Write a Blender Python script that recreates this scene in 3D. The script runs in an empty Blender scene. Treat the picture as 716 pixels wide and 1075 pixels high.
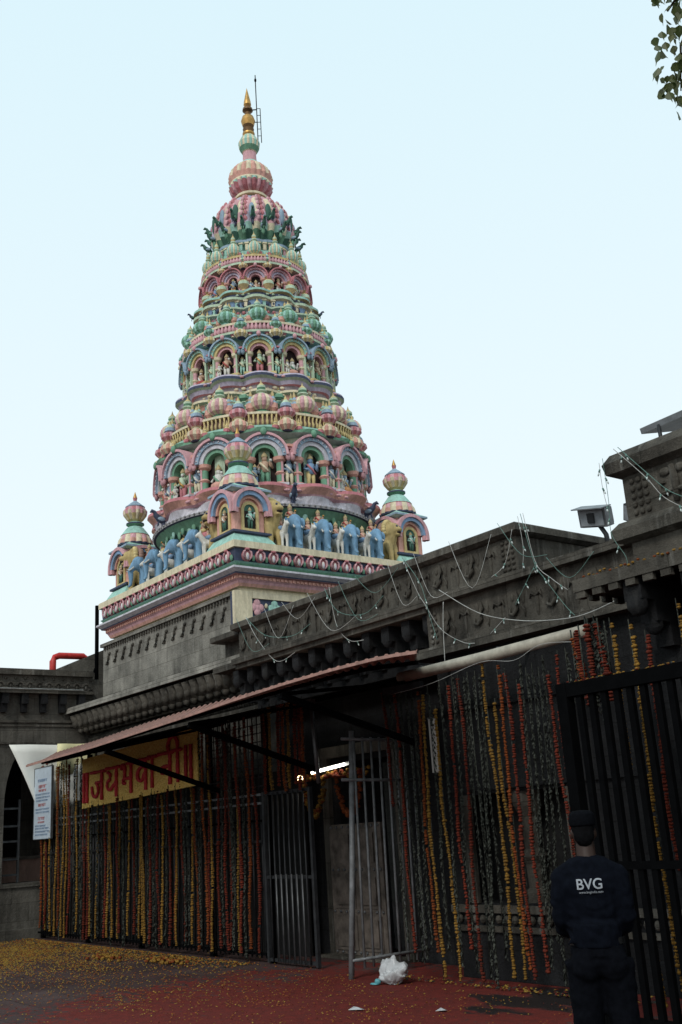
import bpy, bmesh, math, random
from math import sin, cos, pi, radians
from mathutils import Vector, Matrix
from mathutils.bvhtree import BVHTree

rnd = random.Random(11)
sc = bpy.context.scene
COL = sc.collection
V = Vector

# ------------------------------------------------------------------ materials
def nt(name):
    m = bpy.data.materials.new(name); m.use_nodes = True
    t = m.node_tree; return m, t, t.nodes['Principled BSDF']

def N(t, typ, **kw):
    n = t.nodes.new(typ)
    for k, v in kw.items(): setattr(n, k, v)
    return n

def setin(n, **kw):
    for k, v in kw.items(): n.inputs[k].default_value = v
    return n

def mapped_noise(t, scale, sx=1, sy=1, sz=1, detail=4, rough=.6):
    g = N(t, 'ShaderNodeNewGeometry'); mp = N(t, 'ShaderNodeMapping')
    mp.inputs['Scale'].default_value = (sx, sy, sz)
    t.links.new(g.outputs['Position'], mp.inputs['Vector'])
    n = setin(N(t, 'ShaderNodeTexNoise'), Scale=scale, Detail=detail, Roughness=rough)
    t.links.new(mp.outputs['Vector'], n.inputs['Vector'])
    return n.outputs['Fac']

def ramp(t, fac, p0, p1, c0=(0, 0, 0, 1), c1=(1, 1, 1, 1)):
    r = N(t, 'ShaderNodeValToRGB')
    r.color_ramp.elements[0].position = p0; r.color_ramp.elements[1].position = p1
    r.color_ramp.elements[0].color = c0; r.color_ramp.elements[1].color = c1
    t.links.new(fac, r.inputs['Fac']); return r.outputs['Color']

def mix(t, fac, a, b, mode='MIX'):
    m = N(t, 'ShaderNodeMix', data_type='RGBA', blend_type=mode)
    for i, v in ((0, fac), (6, a), (7, b)):
        if isinstance(v, (int, float)): m.inputs[i].default_value = v
        elif isinstance(v, tuple): m.inputs[i].default_value = v if len(v) == 4 else (*v, 1)
        else: t.links.new(v, m.inputs[i])
    return m.outputs[2]

def bump(t, b, h, strength=.4, dist=.02):
    n = setin(N(t, 'ShaderNodeBump'), Strength=strength, Distance=dist)
    t.links.new(h, n.inputs['Height']); t.links.new(n.outputs['Normal'], b.inputs['Normal'])

def paint(name, col, dirt=.60, rough=.75):
    m, t, b = nt(name)
    c = (*col, 1)
    n1 = mapped_noise(t, 4.5, 1.6, 1.6, .28, 7, .7)
    f1 = ramp(t, n1, .44, .74)
    dark = tuple(x * .30 + y for x, y in zip(col, (.035, .032, .026)))
    k = N(t, 'ShaderNodeMath', operation='MULTIPLY'); k.inputs[1].default_value = dirt
    sep = N(t, 'ShaderNodeSeparateColor'); t.links.new(f1, sep.inputs[0]); t.links.new(sep.outputs[0], k.inputs[0])
    c1 = mix(t, k.outputs[0], c, dark)
    n2 = mapped_noise(t, 16, 1, 1, .6, 6, .7)
    c2 = mix(t, ramp(t, n2, .38, .7), c1, (.74, .73, .71), 'MULTIPLY')
    t.links.new(c2, b.inputs['Base Color'])
    b.inputs['Roughness'].default_value = rough
    b.inputs['Specular IOR Level'].default_value = .25
    bump(t, b, n2, .25, .01)
    return m

def stone(name, col, bw=.62, bh=.31, streak=.5, joints=True, lime=.0):
    m, t, b = nt(name)
    g = N(t, 'ShaderNodeNewGeometry')
    sep = N(t, 'ShaderNodeSeparateXYZ'); t.links.new(g.outputs['Position'], sep.inputs[0])
    add = N(t, 'ShaderNodeMath', operation='ADD'); t.links.new(sep.outputs[0], add.inputs[0]); t.links.new(sep.outputs[1], add.inputs[1])
    cmb = N(t, 'ShaderNodeCombineXYZ'); t.links.new(add.outputs[0], cmb.inputs[0]); t.links.new(sep.outputs[2], cmb.inputs[1])
    n1 = mapped_noise(t, 1.3, 1, 1, 1, 7, .7)
    base = mix(t, ramp(t, n1, .3, .72), tuple(x * .42 for x in col), tuple(x * 1.55 for x in col))
    h = None
    if joints:
        br = N(t, 'ShaderNodeTexBrick')
        setin(br, Scale=1.0, **{'Mortar Size': .006, 'Mortar Smooth': .3, 'Brick Width': bw, 'Row Height': bh, 'Bias': 0.0})
        br.inputs['Color1'].default_value = (1, 1, 1, 1); br.inputs['Color2'].default_value = (.72, .72, .72, 1)
        br.inputs['Mortar'].default_value = (.45, .44, .42, 1)
        t.links.new(cmb.outputs[0], br.inputs['Vector'])
        base = mix(t, 1.0, base, br.outputs['Color'], 'MULTIPLY'); h = br.outputs['Fac']
    st = mapped_noise(t, 5, 1, 1, .16, 5, .6)
    base = mix(t, ramp(t, st, .45, .75), base, tuple(1 - streak for _ in range(3)), 'MULTIPLY')
    if lime:
        l2 = mapped_noise(t, 7, 1, 1, .12, 4, .7)
        sepc = N(t, 'ShaderNodeSeparateColor'); t.links.new(ramp(t, l2, .56, .74), sepc.inputs[0])
        kk = N(t, 'ShaderNodeMath', operation='MULTIPLY'); kk.inputs[1].default_value = lime; t.links.new(sepc.outputs[0], kk.inputs[0])
        base = mix(t, kk.outputs[0], base, (.33, .32, .29))
    t.links.new(base, b.inputs['Base Color'])
    b.inputs['Roughness'].default_value = .85; b.inputs['Specular IOR Level'].default_value = .2
    n3 = mapped_noise(t, 22, 1, 1, 1, 6, .7)
    bump(t, b, n3, .9, .025)
    return m

def plain(name, col, rough=.6, metal=0., spec=.3, var=.3, scale=9.):
    m, t, b = nt(name)
    n1 = mapped_noise(t, scale, 1, 1, 1, 4)
    c = mix(t, ramp(t, n1, .3, .7), tuple(x * (1 - var) for x in col), tuple(min(1, x * (1 + var * .6)) for x in col))
    t.links.new(c, b.inputs['Base Color'])
    b.inputs['Roughness'].default_value = rough; b.inputs['Metallic'].default_value = metal
    b.inputs['Specular IOR Level'].default_value = spec
    return m

DEEP = ('navy', 'recess_shade', 'darkgreen', 'pale', 'white', 'lion', 'elephant', 'red', 'finial')
P = {k: paint('paint_' + k, c if k in DEEP else tuple(.93 * a + .07 * b_ for a, b_ in zip(c, (.66, .63, .58)))) for k, c in dict(
    pink=(.68, .37, .41), salmon=(.70, .36, .29), rose=(.52, .17, .20), mint=(.33, .60, .52), green=(.14, .34, .22), darkgreen=(.06, .15, .115),
    cream=(.76, .67, .47), yellow=(.64, .50, .22), lavender=(.50, .45, .58), blue=(.20, .34, .54), elephant=(.19, .35, .52),
    navy=(.06, .075, .13), grey=(.32, .31, .33), white=(.72, .71, .67), skin=(.55, .36, .25), red=(.40, .09, .08), recess_shade=(.020, .010, .010),  # near-black maroon puts the shade of the recesses into the paint
    brown=(.33, .19, .15), lion=(.50, .38, .17), orange=(.60, .28, .10), palegreen=(.50, .64, .47), bluegrey=(.28, .40, .52), pale=(.62, .60, .66), finial=(.50, .40, .22)).items()}
P['gold'] = plain('gilded_copper', (.50, .29, .09), .45, .7, .5, .35)
P['bronze'] = plain('dark_bronze', (.16, .09, .04), .5, .5)
M = dict(
    basalt=stone('basalt_blocks', (.080, .074, .063), streak=.62, lime=.16),
    basalt_pale=stone('basalt_blocks_pale', (.25, .235, .205), .55, .28, .4, True, .30),
    basalt_wing=stone('basalt_blocks_wing', (.115, .106, .090), .7, .34, .45, True, .12),
    basalt_plain=stone('basalt_carved', (.098, .089, .074), bw=1.15, bh=.62, streak=.72, lime=.36),
    basalt_dark=stone('basalt_shaded', (.016, .0165, .018), .6, .32, .4, True, .05),  # same basalt darkened, so the colour itself carries the shade
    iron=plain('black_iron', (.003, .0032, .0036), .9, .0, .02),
    galv=plain('galvanised_bar', (.17, .178, .185), .5, .1, .3, .4),
    steel=plain('grey_steel', (.12, .125, .13), .45, .5, .4, .35),
    steel_dark=plain('dull_steel', (.032, .034, .037), .5, .3, .3, .4),
    sheet=paint('faded_red_sheet', (.42, .24, .20), .8),
    pipe=plain('cream_pipe', (.36, .33, .27), .5),
    redpipe=plain('red_pipe', (.50, .035, .03), .45),
    tarp=plain('white_tarpaulin', (.80, .79, .73), .6, 0, .3, .12, 1.4),
    tarpy=plain('yellow_tarpaulin', (.78, .72, .42), .6, 0, .3, .15, 1.4),
    board=plain('notice_board_face', (.46, .53, .60), .5, 0, .3, .12),
    boardtxt=plain('blue_print', (.24, .32, .44), .6),
    redtxt=plain('red_print', (.45, .17, .17), .6),
    wire=plain('pale_wire', (.42, .42, .40), .5),
    greenwire=plain('green_wire', (.12, .22, .19), .5),
    bulb=plain('clear_bulb', (.55, .62, .60), .2),
    wood=plain('weathered_door', (.12, .10, .085), .8, 0, .2, .6, 6),
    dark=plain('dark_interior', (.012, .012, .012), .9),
    bag=plain('white_plastic', (.44, .45, .46), .35, 0, .4, .1, 5),
    aqua=plain('aqua_plastic', (.10, .32, .36), .4),
    manskin=plain('brown_skin', (.030, .015, .010), .55, 0, .3, .15),
    hair=plain('black_hair', (.004, .004, .0045), .9, 0, .05),
    cap=plain('dark_cap', (.004, .0045, .006), .95, 0, .03, .3, 40),
    shirt=plain('navy_cloth', (.0034, .0045, .0080), .95, 0, .05, .35, 30),
    trouser=plain('black_cloth', (.0035, .004, .006), .95, 0, .04, .35, 30),
    print=plain('white_print', (.30, .32, .35), .7, 0, .2, .1),
    shoe=plain('black_leather', (.008, .008, .008), .4),
    bark=plain('tree_bark', (.11, .09, .07), .9, 0, .2, .4, 6),
    glass=plain('panel_glass', (.05, .06, .075), .12, 0, .6),
    alu=plain('aluminium', (.20, .21, .22), .45, .6, .4),
    lampglass=plain('lamp_lens', (.28, .30, .32), .2),
)

def flower(name, c1, c2):
    m, t, b = nt(name)
    oi = N(t, 'ShaderNodeObjectInfo')
    n = mapped_noise(t, 42, 1, 1, 1, 3)
    c = mix(t, ramp(t, n, .35, .68), c1, c2)
    hsv = setin(N(t, 'ShaderNodeHueSaturation'), Saturation=1.0)
    ma = N(t, 'ShaderNodeMapRange'); setin(ma, **{'To Min': .72, 'To Max': 1.15}); t.links.new(oi.outputs['Random'], ma.inputs[0])
    t.links.new(ma.outputs[0], hsv.inputs['Value']); t.links.new(c, hsv.inputs['Color'])
    t.links.new(hsv.outputs[0], b.inputs['Base Color'])
    b.inputs['Roughness'].default_value = .8; b.inputs['Specular IOR Level'].default_value = .2
    bump(t, b, n, .8, .02)
    return m
F = dict(f_red=flower('red_orange_marigold', (.06, .010, .006), (.175, .028, .012)),
         f_orange=flower('orange_marigold', (.09, .022, .006), (.24, .058, .012)),
         f_yellow=flower('yellow_marigold', (.10, .052, .010), (.33, .18, .032)),
         f_leaf=flower('mango_leaf', (.009, .011, .009), (.075, .080, .066)))

def leafmat():
    m, t, b = nt('peepal_leaf')
    n = mapped_noise(t, 4, 1, 1, 1, 3)
    c = mix(t, ramp(t, n, .3, .75), (.035, .06, .022), (.13, .13, .03))
    t.links.new(c, b.inputs['Base Color']); b.inputs['Roughness'].default_value = .5
    tr = N(t, 'ShaderNodeBsdfTranslucent'); tr.inputs['Color'].default_value = (.06, .11, .02, 1)
    mx = N(t, 'ShaderNodeMixShader'); mx.inputs[0].default_value = .2
    t.links.new(b.outputs[0], mx.inputs[1]); t.links.new(tr.outputs[0], mx.inputs[2])
    t.links.new(mx.outputs[0], t.nodes['Material Output'].inputs['Surface'])
    return m
M['leaf'] = leafmat()

def lit(name, col, s):
    m, t, b = nt(name)
    b.inputs['Base Color'].default_value = (*col, 1)
    b.inputs['Emission Color'].default_value = (*col, 1); b.inputs['Emission Strength'].default_value = s
    return m
M['tube'] = lit('lit_tube', (1, .96, .82), 9.0)
M['glow'] = lit('lit_bulb', (1, .75, .42), 6.0)

def bannermat():
    m, t, b = nt('yellow_flower_mat')
    g = N(t, 'ShaderNodeNewGeometry')
    vo = setin(N(t, 'ShaderNodeTexVoronoi'), Scale=26.); t.links.new(g.outputs['Position'], vo.inputs['Vector'])
    n = mapped_noise(t, 3, 1, 1, 1, 4)
    c = mix(t, ramp(t, vo.outputs['Distance'], .0, .6), (.95, .72, .25), (.80, .52, .13))
    c = mix(t, ramp(t, n, .35, .7), c, (.86, .86, .80), 'MULTIPLY')
    t.links.new(c, b.inputs['Base Color']); b.inputs['Roughness'].default_value = .8
    bump(t, b, vo.outputs['Distance'], .8, .03)
    return m
M['banner'] = bannermat()

def groundmat():
    m, t, b = nt('powdered_paving')
    g = N(t, 'ShaderNodeNewGeometry')
    sep = N(t, 'ShaderNodeSeparateXYZ'); t.links.new(g.outputs['Position'], sep.inputs[0])
    br = N(t, 'ShaderNodeTexBrick')
    setin(br, Scale=1.0, **{'Mortar Size': .008, 'Brick Width': 1.1, 'Row Height': .6})
    br.inputs['Color1'].default_value = (.115, .082, .078, 1); br.inputs['Color2'].default_value = (.090, .064, .061, 1); br.inputs['Mortar'].default_value = (.055, .043, .043, 1)
    t.links.new(g.outputs['Position'], br.inputs['Vector'])
    n0 = mapped_noise(t, 1.1, 1, 1, 1, 6, .65)
    base = mix(t, ramp(t, n0, .3, .7), br.outputs['Color'], (.62, .54, .54), 'MULTIPLY')
    # red powder strewn mainly before the doorway
    vd = N(t, 'ShaderNodeVectorMath', operation='DISTANCE'); t.links.new(g.outputs['Position'], vd.inputs[0]); vd.inputs[1].default_value = (-9.0, 6.5, 0)
    mr = N(t, 'ShaderNodeMapRange'); setin(mr, **{'From Min': .4, 'From Max': 5.2, 'To Min': .34, 'To Max': -.14}); t.links.new(vd.outputs['Value'], mr.inputs[0])
    n1 = mapped_noise(t, .8, 1, 1.6, 1, 10, .75)
    ad = N(t, 'ShaderNodeMath', operation='ADD'); t.links.new(n1, ad.inputs[0]); t.links.new(mr.outputs[0], ad.inputs[1])
    fine = mapped_noise(t, 9, 1, 1, 1, 5, .75)
    ad2 = N(t, 'ShaderNodeMath', operation='MULTIPLY_ADD'); t.links.new(fine, ad2.inputs[0]); ad2.inputs[1].default_value = .85; t.links.new(ad.outputs[0], ad2.inputs[2])
    red = ramp(t, ad2.outputs[0], .96, 1.62, (0, 0, 0, 1), (.85, .85, .85, 1))
    base = mix(t, ramp(t, n1, .35, .7), base, (.55, .42, .40), 'MULTIPLY')
    base = mix(t, red, base, mix(t, ramp(t, fine, .3, .7), (.10, .018, .014), (.23, .026, .017)))
    n2 = mapped_noise(t, 60, 1, 1, 1, 3)
    base = mix(t, ramp(t, n2, .35, .65), base, (.62, .55, .55), 'MULTIPLY')
    # wet patch by the right-hand wall
    wd = N(t, 'ShaderNodeVectorMath', operation='DISTANCE'); t.links.new(g.outputs['Position'], wd.inputs[0]); wd.inputs[1].default_value = (-7.6, 8.0, 0)
    n4 = mapped_noise(t, 1.6, .7, 1.8, 1, 5, .6)
    wm = N(t, 'ShaderNodeMapRange'); setin(wm, **{'From Min': .2, 'From Max': 1.9, 'To Min': .25, 'To Max': -.4}); t.links.new(wd.outputs['Value'], wm.inputs[0])
    wa = N(t, 'ShaderNodeMath', operation='ADD'); t.links.new(n4, wa.inputs[0]); t.links.new(wm.outputs[0], wa.inputs[1])
    wet = ramp(t, wa.outputs[0], .56, .64)
    base = mix(t, wet, base, (.022, .018, .018))
    t.links.new(base, b.inputs['Base Color'])
    rr = ramp(t, wa.outputs[0], .56, .66, (.9, .9, .9, 1), (.45, .45, .45, 1))
    t.links.new(rr, b.inputs['Roughness'])
    b.inputs['Specular IOR Level'].default_value = .2
    bump(t, b, n2, .4, .012)
    return m
M['ground'] = groundmat()
F['p_yellow'] = flower('yellow_petal', (.20, .12, .022), (.40, .25, .045)); F['p_orange'] = flower('orange_petal', (.18, .055, .012), (.34, .12, .02)); F['p_red'] = F['f_red']; F['p_leaf'] = F['f_leaf']

# ------------------------------------------------------------------ mesh builder
class MB:
    def __init__(s, mats):
        s.v = []; s.f = []; s.m = []; s.sm = []; s.names = list(mats); s.T = None
    def mi(s, k):
        if k is None: return 0
        if k not in s.names: s.names.append(k)
        return s.names.index(k)
    def add(s, vs, fs, m=None, smooth=False):
        o = len(s.v); i = s.mi(m)
        for p in vs:
            p = V(p)
            s.v.append(s.T @ p if s.T else p)
        for f in fs:
            s.f.append([o + k for k in f]); s.m.append(i); s.sm.append(smooth)
    def box(s, x0, x1, y0, y1, z0, z1, m=None):
        s.add([(x0, y0, z0), (x1, y0, z0), (x1, y1, z0), (x0, y1, z0), (x0, y0, z1), (x1, y0, z1), (x1, y1, z1), (x0, y1, z1)],
              [(3, 2, 1, 0), (4, 5, 6, 7), (0, 1, 5, 4), (1, 2, 6, 5), (2, 3, 7, 6), (3, 0, 4, 7)], m)
    def bar(s, a, b, w, h, m=None, up=(0, 0, 1)):
        a = V(a); b = V(b); d = (b - a).normalized(); u = V(up)
        if abs(d.dot(u)) > .98: u = V((0, 1, 0))
        r = d.cross(u).normalized(); u = r.cross(d)
        vs = []
        for p in (a, b):
            for i, j in ((-1, -1), (1, -1), (1, 1), (-1, 1)): vs.append(p + r * i * w / 2 + u * j * h / 2)
        s.add(vs, [(0, 1, 2, 3), (7, 6, 5, 4), (0, 4, 5, 1), (1, 5, 6, 2), (2, 6, 7, 3), (3, 7, 4, 0)], m)
    def tube(s, pts, r, n=6, m=None, caps=True, smooth=True):
        pts = [V(p) for p in pts]; k = len(pts)
        rs = r if isinstance(r, (list, tuple)) else [r] * k
        vs = []; fs = []
        ref = V((0.31, 0.17, .93))
        for i, p in enumerate(pts):
            d = (pts[min(i + 1, k - 1)] - pts[max(i - 1, 0)]).normalized()
            a = d.cross(ref)
            if a.length < .05: a = d.cross(V((1, 0, 0)))
            a.normalize(); b = d.cross(a)
            for j in range(n):
                t = 2 * pi * j / n
                vs.append(p + a * cos(t) * rs[i] + b * sin(t) * rs[i])
        for i in range(k - 1):
            for j in range(n):
                fs.append((i * n + j, i * n + (j + 1) % n, (i + 1) * n + (j + 1) % n, (i + 1) * n + j))
        if caps:
            fs.append(tuple(range(n))[::-1]); fs.append(tuple((k - 1) * n + j for j in range(n)))
        s.add(vs, fs, m, smooth)
    def lathe(s, prof, n=24, ms=None, c=(0, 0, 0), ribs=0, amp=0, smooth=True, caps=True, stripe=None, ph=0):
        """prof: (r, z) or (r, z, mat) rows; mat colours the band that starts there"""
        c = V(c)
        for i in range(len(prof) - 1):
            a, b = prof[i], prof[i + 1]
            mm = a[2] if len(a) > 2 else ms
            ra = amp if not (len(a) > 3) else a[3]
            vs = []
            for q in (a, b):
                qa = amp if len(q) <= 3 else q[3]
                for j in range(n):
                    t = 2 * pi * j / n
                    r = q[0] * (1 + (qa * abs(sin(ribs * (t - ph) / 2)) - qa / 2 if ribs else 0))
                    vs.append(c + V((r * cos(t), r * sin(t), q[1])))
            quads = [(j, (j + 1) % n, n + (j + 1) % n, n + j) for j in range(n)]
            if stripe and ra and mm in stripe:                  # paint every other rib in the second colour
                per = n // ribs
                s.add(vs, [q for j, q in enumerate(quads) if (j // per) % 2 == 0], mm, smooth); s.add(vs, [q for j, q in enumerate(quads) if (j // per) % 2], stripe[mm], smooth)
            else: s.add(vs, quads, mm, smooth)
        if caps:
            for q, flip in ((prof[0], True), (prof[-1], False)):
                if q[0] > 1e-3:
                    vs = [c + V((q[0] * cos(2 * pi * j / n), q[0] * sin(2 * pi * j / n), q[1])) for j in range(n)]
                    f = tuple(range(n)); s.add(vs, [f[::-1] if flip else f], q[2] if len(q) > 2 else ms)
    def ball(s, c, r, m=None, n=8, k=6, rot=None):
        c = V(c); r = (r, r, r) if not isinstance(r, (tuple, list)) else r
        vs = []; fs = []
        for i in range(k + 1):
            ph = pi * i / k
            for j in range(n):
                t = 2 * pi * j / n
                p = V((r[0] * sin(ph) * cos(t), r[1] * sin(ph) * sin(t), -r[2] * cos(ph)))
                if rot: p = rot @ p
                vs.append(c + p)
        for i in range(k):
            for j in range(n):
                fs.append((i * n + j, i * n + (j + 1) % n, (i + 1) * n + (j + 1) % n, (i + 1) * n + j))
        s.add(vs, fs, m, True)
    def rects(s, x0, x1, y0, y1, prof, cap=True):
        """stack of rectangles: prof rows (offset, z, mat)"""
        for i in range(len(prof) - 1):
            a, b = prof[i], prof[i + 1]; vs = []
            for o, z in ((a[0], a[1]), (b[0], b[1])):
                vs += [(x0 - o, y0 - o, z), (x1 + o, y0 - o, z), (x1 + o, y1 + o, z), (x0 - o, y1 + o, z)]
            s.add(vs, [(j, (j + 1) % 4, 4 + (j + 1) % 4, 4 + j) for j in range(4)], a[2] if len(a) > 2 else None)
        if cap:
            for q, fl in ((prof[0], 1), (prof[-1], 0)):
                o, z = q[0], q[1]; f = (0, 1, 2, 3)
                s.add([(x0 - o, y0 - o, z), (x1 + o, y0 - o, z), (x1 + o, y1 + o, z), (x0 - o, y1 + o, z)], [f[::-1] if fl else f], q[2] if len(q) > 2 else (prof[-2][2] if len(prof[-2]) > 2 else None))
    def ring(s, cx, cz, R0, R1, y0, y1, m=None, n=12, a0=0, a1=pi, sq=1.0):
        """half annulus in the XZ plane between radii R0<R1, front at y0, back at y1"""
        vs = []; fs = []
        for i in range(n + 1):
            t = a0 + (a1 - a0) * i / n
            for R, y in ((R0, y0), (R1, y0), (R1, y1), (R0, y1)):
                vs.append((cx + R * cos(t), y, cz + R * sin(t) * sq))
        for i in range(n):
            for j in range(4):
                fs.append((i * 4 + j, (i + 1) * 4 + j, (i + 1) * 4 + (j + 1) % 4, i * 4 + (j + 1) % 4))
        fs.append((0, 1, 2, 3)); fs.append(tuple(n * 4 + j for j in (3, 2, 1, 0)))
        s.add(vs, fs, m)
    def mesh(s, name, org=V((0, 0, 0))):
        me = bpy.data.meshes.new(name)
        me.from_pydata([p - org for p in s.v], [], s.f)
        for k in s.names:
            me.materials.append(P.get(k) or M.get(k) or F.get(k))
        me.polygons.foreach_set('material_index', s.m); me.polygons.foreach_set('use_smooth', s.sm)
        me.update(); return me
    def build(s, name, parent=None, loc=None):
        org = V((0, 0, 0))
        if parent is not None: org = WORLD[parent.name]
        if loc is not None: org = V(loc)
        o = bpy.data.objects.new(name, s.mesh(name, org)); COL.objects.link(o)
        if parent is not None:
            o.parent = parent; o.location = org - WORLD[parent.name]
        else: o.location = org
        WORLD[o.name] = org
        return o
WORLD = {}

def tag(o, label=None, cat=None, group=None, kind=None):
    if label: o['label'] = label
    if cat: o['category'] = cat
    if group: o['group'] = group
    if kind: o['kind'] = kind
    return o

def thing(name, label, cat, loc=(0, 0, 0), group=None):
    o = bpy.data.objects.new(name, None); COL.objects.link(o); o.location = loc; o.empty_display_size = .2
    WORLD[o.name] = V(loc)
    return tag(o, label, cat, group)

def dup(o, parent=None, loc=None, rz=None, scale=None):
    c = o.copy(); COL.objects.link(c)
    if parent is not None: c.parent = parent
    if loc is not None: c.location = loc
    if rz is not None: c.rotation_euler = (0, 0, rz)
    if scale is not None: c.scale = scale
    WORLD[c.name] = V(c.location) + (WORLD[parent.name] if parent is not None else V((0, 0, 0)))
    for ch in [k for k in bpy.data.objects if k.parent == o]: dup(ch, c)
    return c

def remesh(mb, name, voxel, mats, smooth=2, parent=None, loc=None):
    """one continuous skin over the overlapping volumes of mb"""
    org = V(loc) if loc is not None else WORLD[parent.name]
    tmp = bpy.data.objects.new('tmp', mb.mesh('tmp', org)); COL.objects.link(tmp)
    md = tmp.modifiers.new('r', 'REMESH'); md.mode = 'VOXEL'; md.voxel_size = voxel
    if smooth:
        ms = tmp.modifiers.new('s', 'SMOOTH'); ms.iterations = smooth; ms.factor = .5
    dg = bpy.context.evaluated_depsgraph_get()
    me = bpy.data.meshes.new_from_object(tmp.evaluated_get(dg)); me.name = name
    bpy.data.objects.remove(tmp)
    me.materials.clear()
    for k in mats: me.materials.append(P.get(k) or M[k])
    me.polygons.foreach_set('use_smooth', [True] * len(me.polygons)); me.polygons.foreach_set('material_index', [0] * len(me.polygons))
    o = bpy.data.objects.new(name, me); COL.objects.link(o)
    if parent is not None: o.parent = parent; o.location = org - WORLD[parent.name]
    else: o.location = org
    WORLD[o.name] = org
    return o

ORD = 'first second third fourth fifth sixth seventh eighth ninth tenth eleventh twelfth thirteenth fourteenth fifteenth sixteenth seventeenth eighteenth nineteenth'.split()
TENS = ['twenty', 'thirty', 'forty', 'fifty', 'sixty', 'seventy']
TENO = ['twentieth', 'thirtieth', 'fortieth', 'fiftieth', 'sixtieth', 'seventieth']
def ordinal(n):
    if n < 20: return ORD[n - 1]
    d, u = divmod(n, 10)
    return TENO[d - 2] if u == 0 else TENS[d - 2] + '-' + ORD[u - 1]

# ------------------------------------------------------------------ ground
g = MB(['ground']); n = 40
g.add([(-150, -150, 0), (150, -150, 0), (150, 150, 0), (-150, 150, 0)], [(0, 1, 2, 3)], 'ground')
tag(g.build('ground'), kind='structure')

# ------------------------------------------------------------------ temple tower
TC = V((-17.94, 11.9, 5.2))
tower = thing('temple_tower', 'tall tapering painted temple tower with tiers of arched niches rising behind the stone hall', 'temple tower', TC)
X0, X1, Y0, Y1 = -20.75, -15.35, 9.55, 14.3     # platform body
b = MB(['basalt_pale'])
b.box(-21.05, -15.58, 9.56, 14.2, 4.0, 5.88, 'basalt_pale')
b.box(-21.09, -15.56, 9.50, 9.56, 5.83, 5.90, 'basalt_pale')
base = b.build('stone_base', tower)
h = MB(['basalt_plain'])                                   # hook motifs and dentil line of the stone face
for i in range(14):
    x = -20.75 + i * .375; z = 5.52
    h.tube([(x, 9.55, z + .13), (x, 9.535, z + .02), (x - .03, 9.535, z - .07), (x - .09, 9.535, z - .09), (x - .10, 9.55, z - .03)], [.018, .028, .028, .024, .012], 5)
    h.ball((x + .04, 9.55, z + .13), (.05, .03, .035))
for i in range(48): h.box(-20.95 + i * .11, -20.90 + i * .11, 9.525, 9.558, 5.755, 5.825)
h.build('carved_hooks', base)

b = MB(['salmon'])
b.rects(X0, X1, Y0, Y1, [(-.10, 5.90, 'cream'), (-.10, 5.97, 'cream'), (-.03, 5.975, 'salmon'), (.0, 6.03, 'pink'), (.02, 6.07, 'pink'), (.05, 6.10, 'salmon'), (.05, 6.16, 'pink'),
                        (.12, 6.17, 'navy'), (.13, 6.195, 'pale'), (.21, 6.25, 'pale'), (.21, 6.285, 'darkgreen'), (.07, 6.29, 'green'), (.11, 6.36, 'mint'), (.14, 6.39, 'darkgreen'),
                        (.10, 6.40, 'navy'), (.12, 6.64, 'cream'), (.17, 6.645, 'cream'), (.17, 6.77, 'cream')])
plat = b.build('platform', tower)
# pink dentils on the platform
b = MB(['salmon'])
x = X0 - .02
while x < X1 + .03:
    b.box(x, x + .05, Y0 - .068, Y0 - .05, 6.105, 6.155); x += .09
y = Y0 - .02
while y < Y1: b.box(X1 + .05, X1 + .068, y, y + .05, 6.105, 6.155); y += .09
b.build('dentil_band', plat)
# lotus petals
b = MB(['pink'])
def petal(T, w, hh):
    b.T = T
    b.ball((0, 0, -.01), (w * .40, .05, hh * .50), 'rose', 10, 6)
    for sx in (-1, 1): b.tube([(sx * w * .05, -.04, hh * .40), (sx * w * .30, -.05, hh * .22), (sx * w * .34, -.05, -hh * .1), (sx * w * .14, -.04, -hh * .42)], [.014, .022, .024, .012], 5, 'pink')
    b.ball((0, -.045, -.03), (w * .15, .02, hh * .30), 'white', 6, 5)
    b.ball((0, -.055, -.05), (w * .07, .02, hh * .18), 'lavender', 6, 4)
    b.ball((w * .52, -.02, -hh * .22), (w * .17, .03, hh * .26), 'green', 6, 4)
    b.ball((w * .0, -.05, hh * .42), (w * .24, .04, hh * .12), 'rose', 6, 4)
    b.T = None
k = 19
for i in range(k): petal(Matrix.Translation((X0 - .02 + (i + .5) * (X1 - X0 + .04) / k, Y0 - .11, 6.52)), .26, .24)
k = 17
for i in range(k): petal(Matrix.Translation((X1 + .11, Y0 - .02 + (i + .5) * (Y1 - Y0 + .04) / k, 6.52)) @ Matrix.Rotation(pi / 2, 4, 'Z'), .26, .24)
b.build('lotus_frieze', plat)
# painted panel of the right face
b = MB(['cream'])
b.box(X1 - .22, X1 - .10, Y0 - .04, Y1, 5.0, 5.90, 'navy')
b.box(X1 - .14, X1 - .06, Y0 - .05, Y0 + .32, 5.0, 5.90, 'cream'); b.box(X1 - .14, X1 - .06, Y0 + .33, Y1, 5.78, 5.90, 'cream')
for i in range(8):
    y = Y0 + .44 + i * .38; c = 'pink' if i % 2 == 0 else 'mint'
    for dy, dz in ((.075, 0), (-.075, 0), (0, .085), (0, -.085), (0, 0)):
        b.ball((X1 - .09, y + dy, 5.62 + dz), (.03, .075, .075), c, 10, 6)
    b.ball((X1 - .08, y + .19, 5.66), (.03, .03, .05), 'cream', 8, 5); b.ball((X1 - .08, y + .19, 5.50), (.03, .03, .05), 'cream', 8, 5)
b.build('painted_panel', tower)

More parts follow.
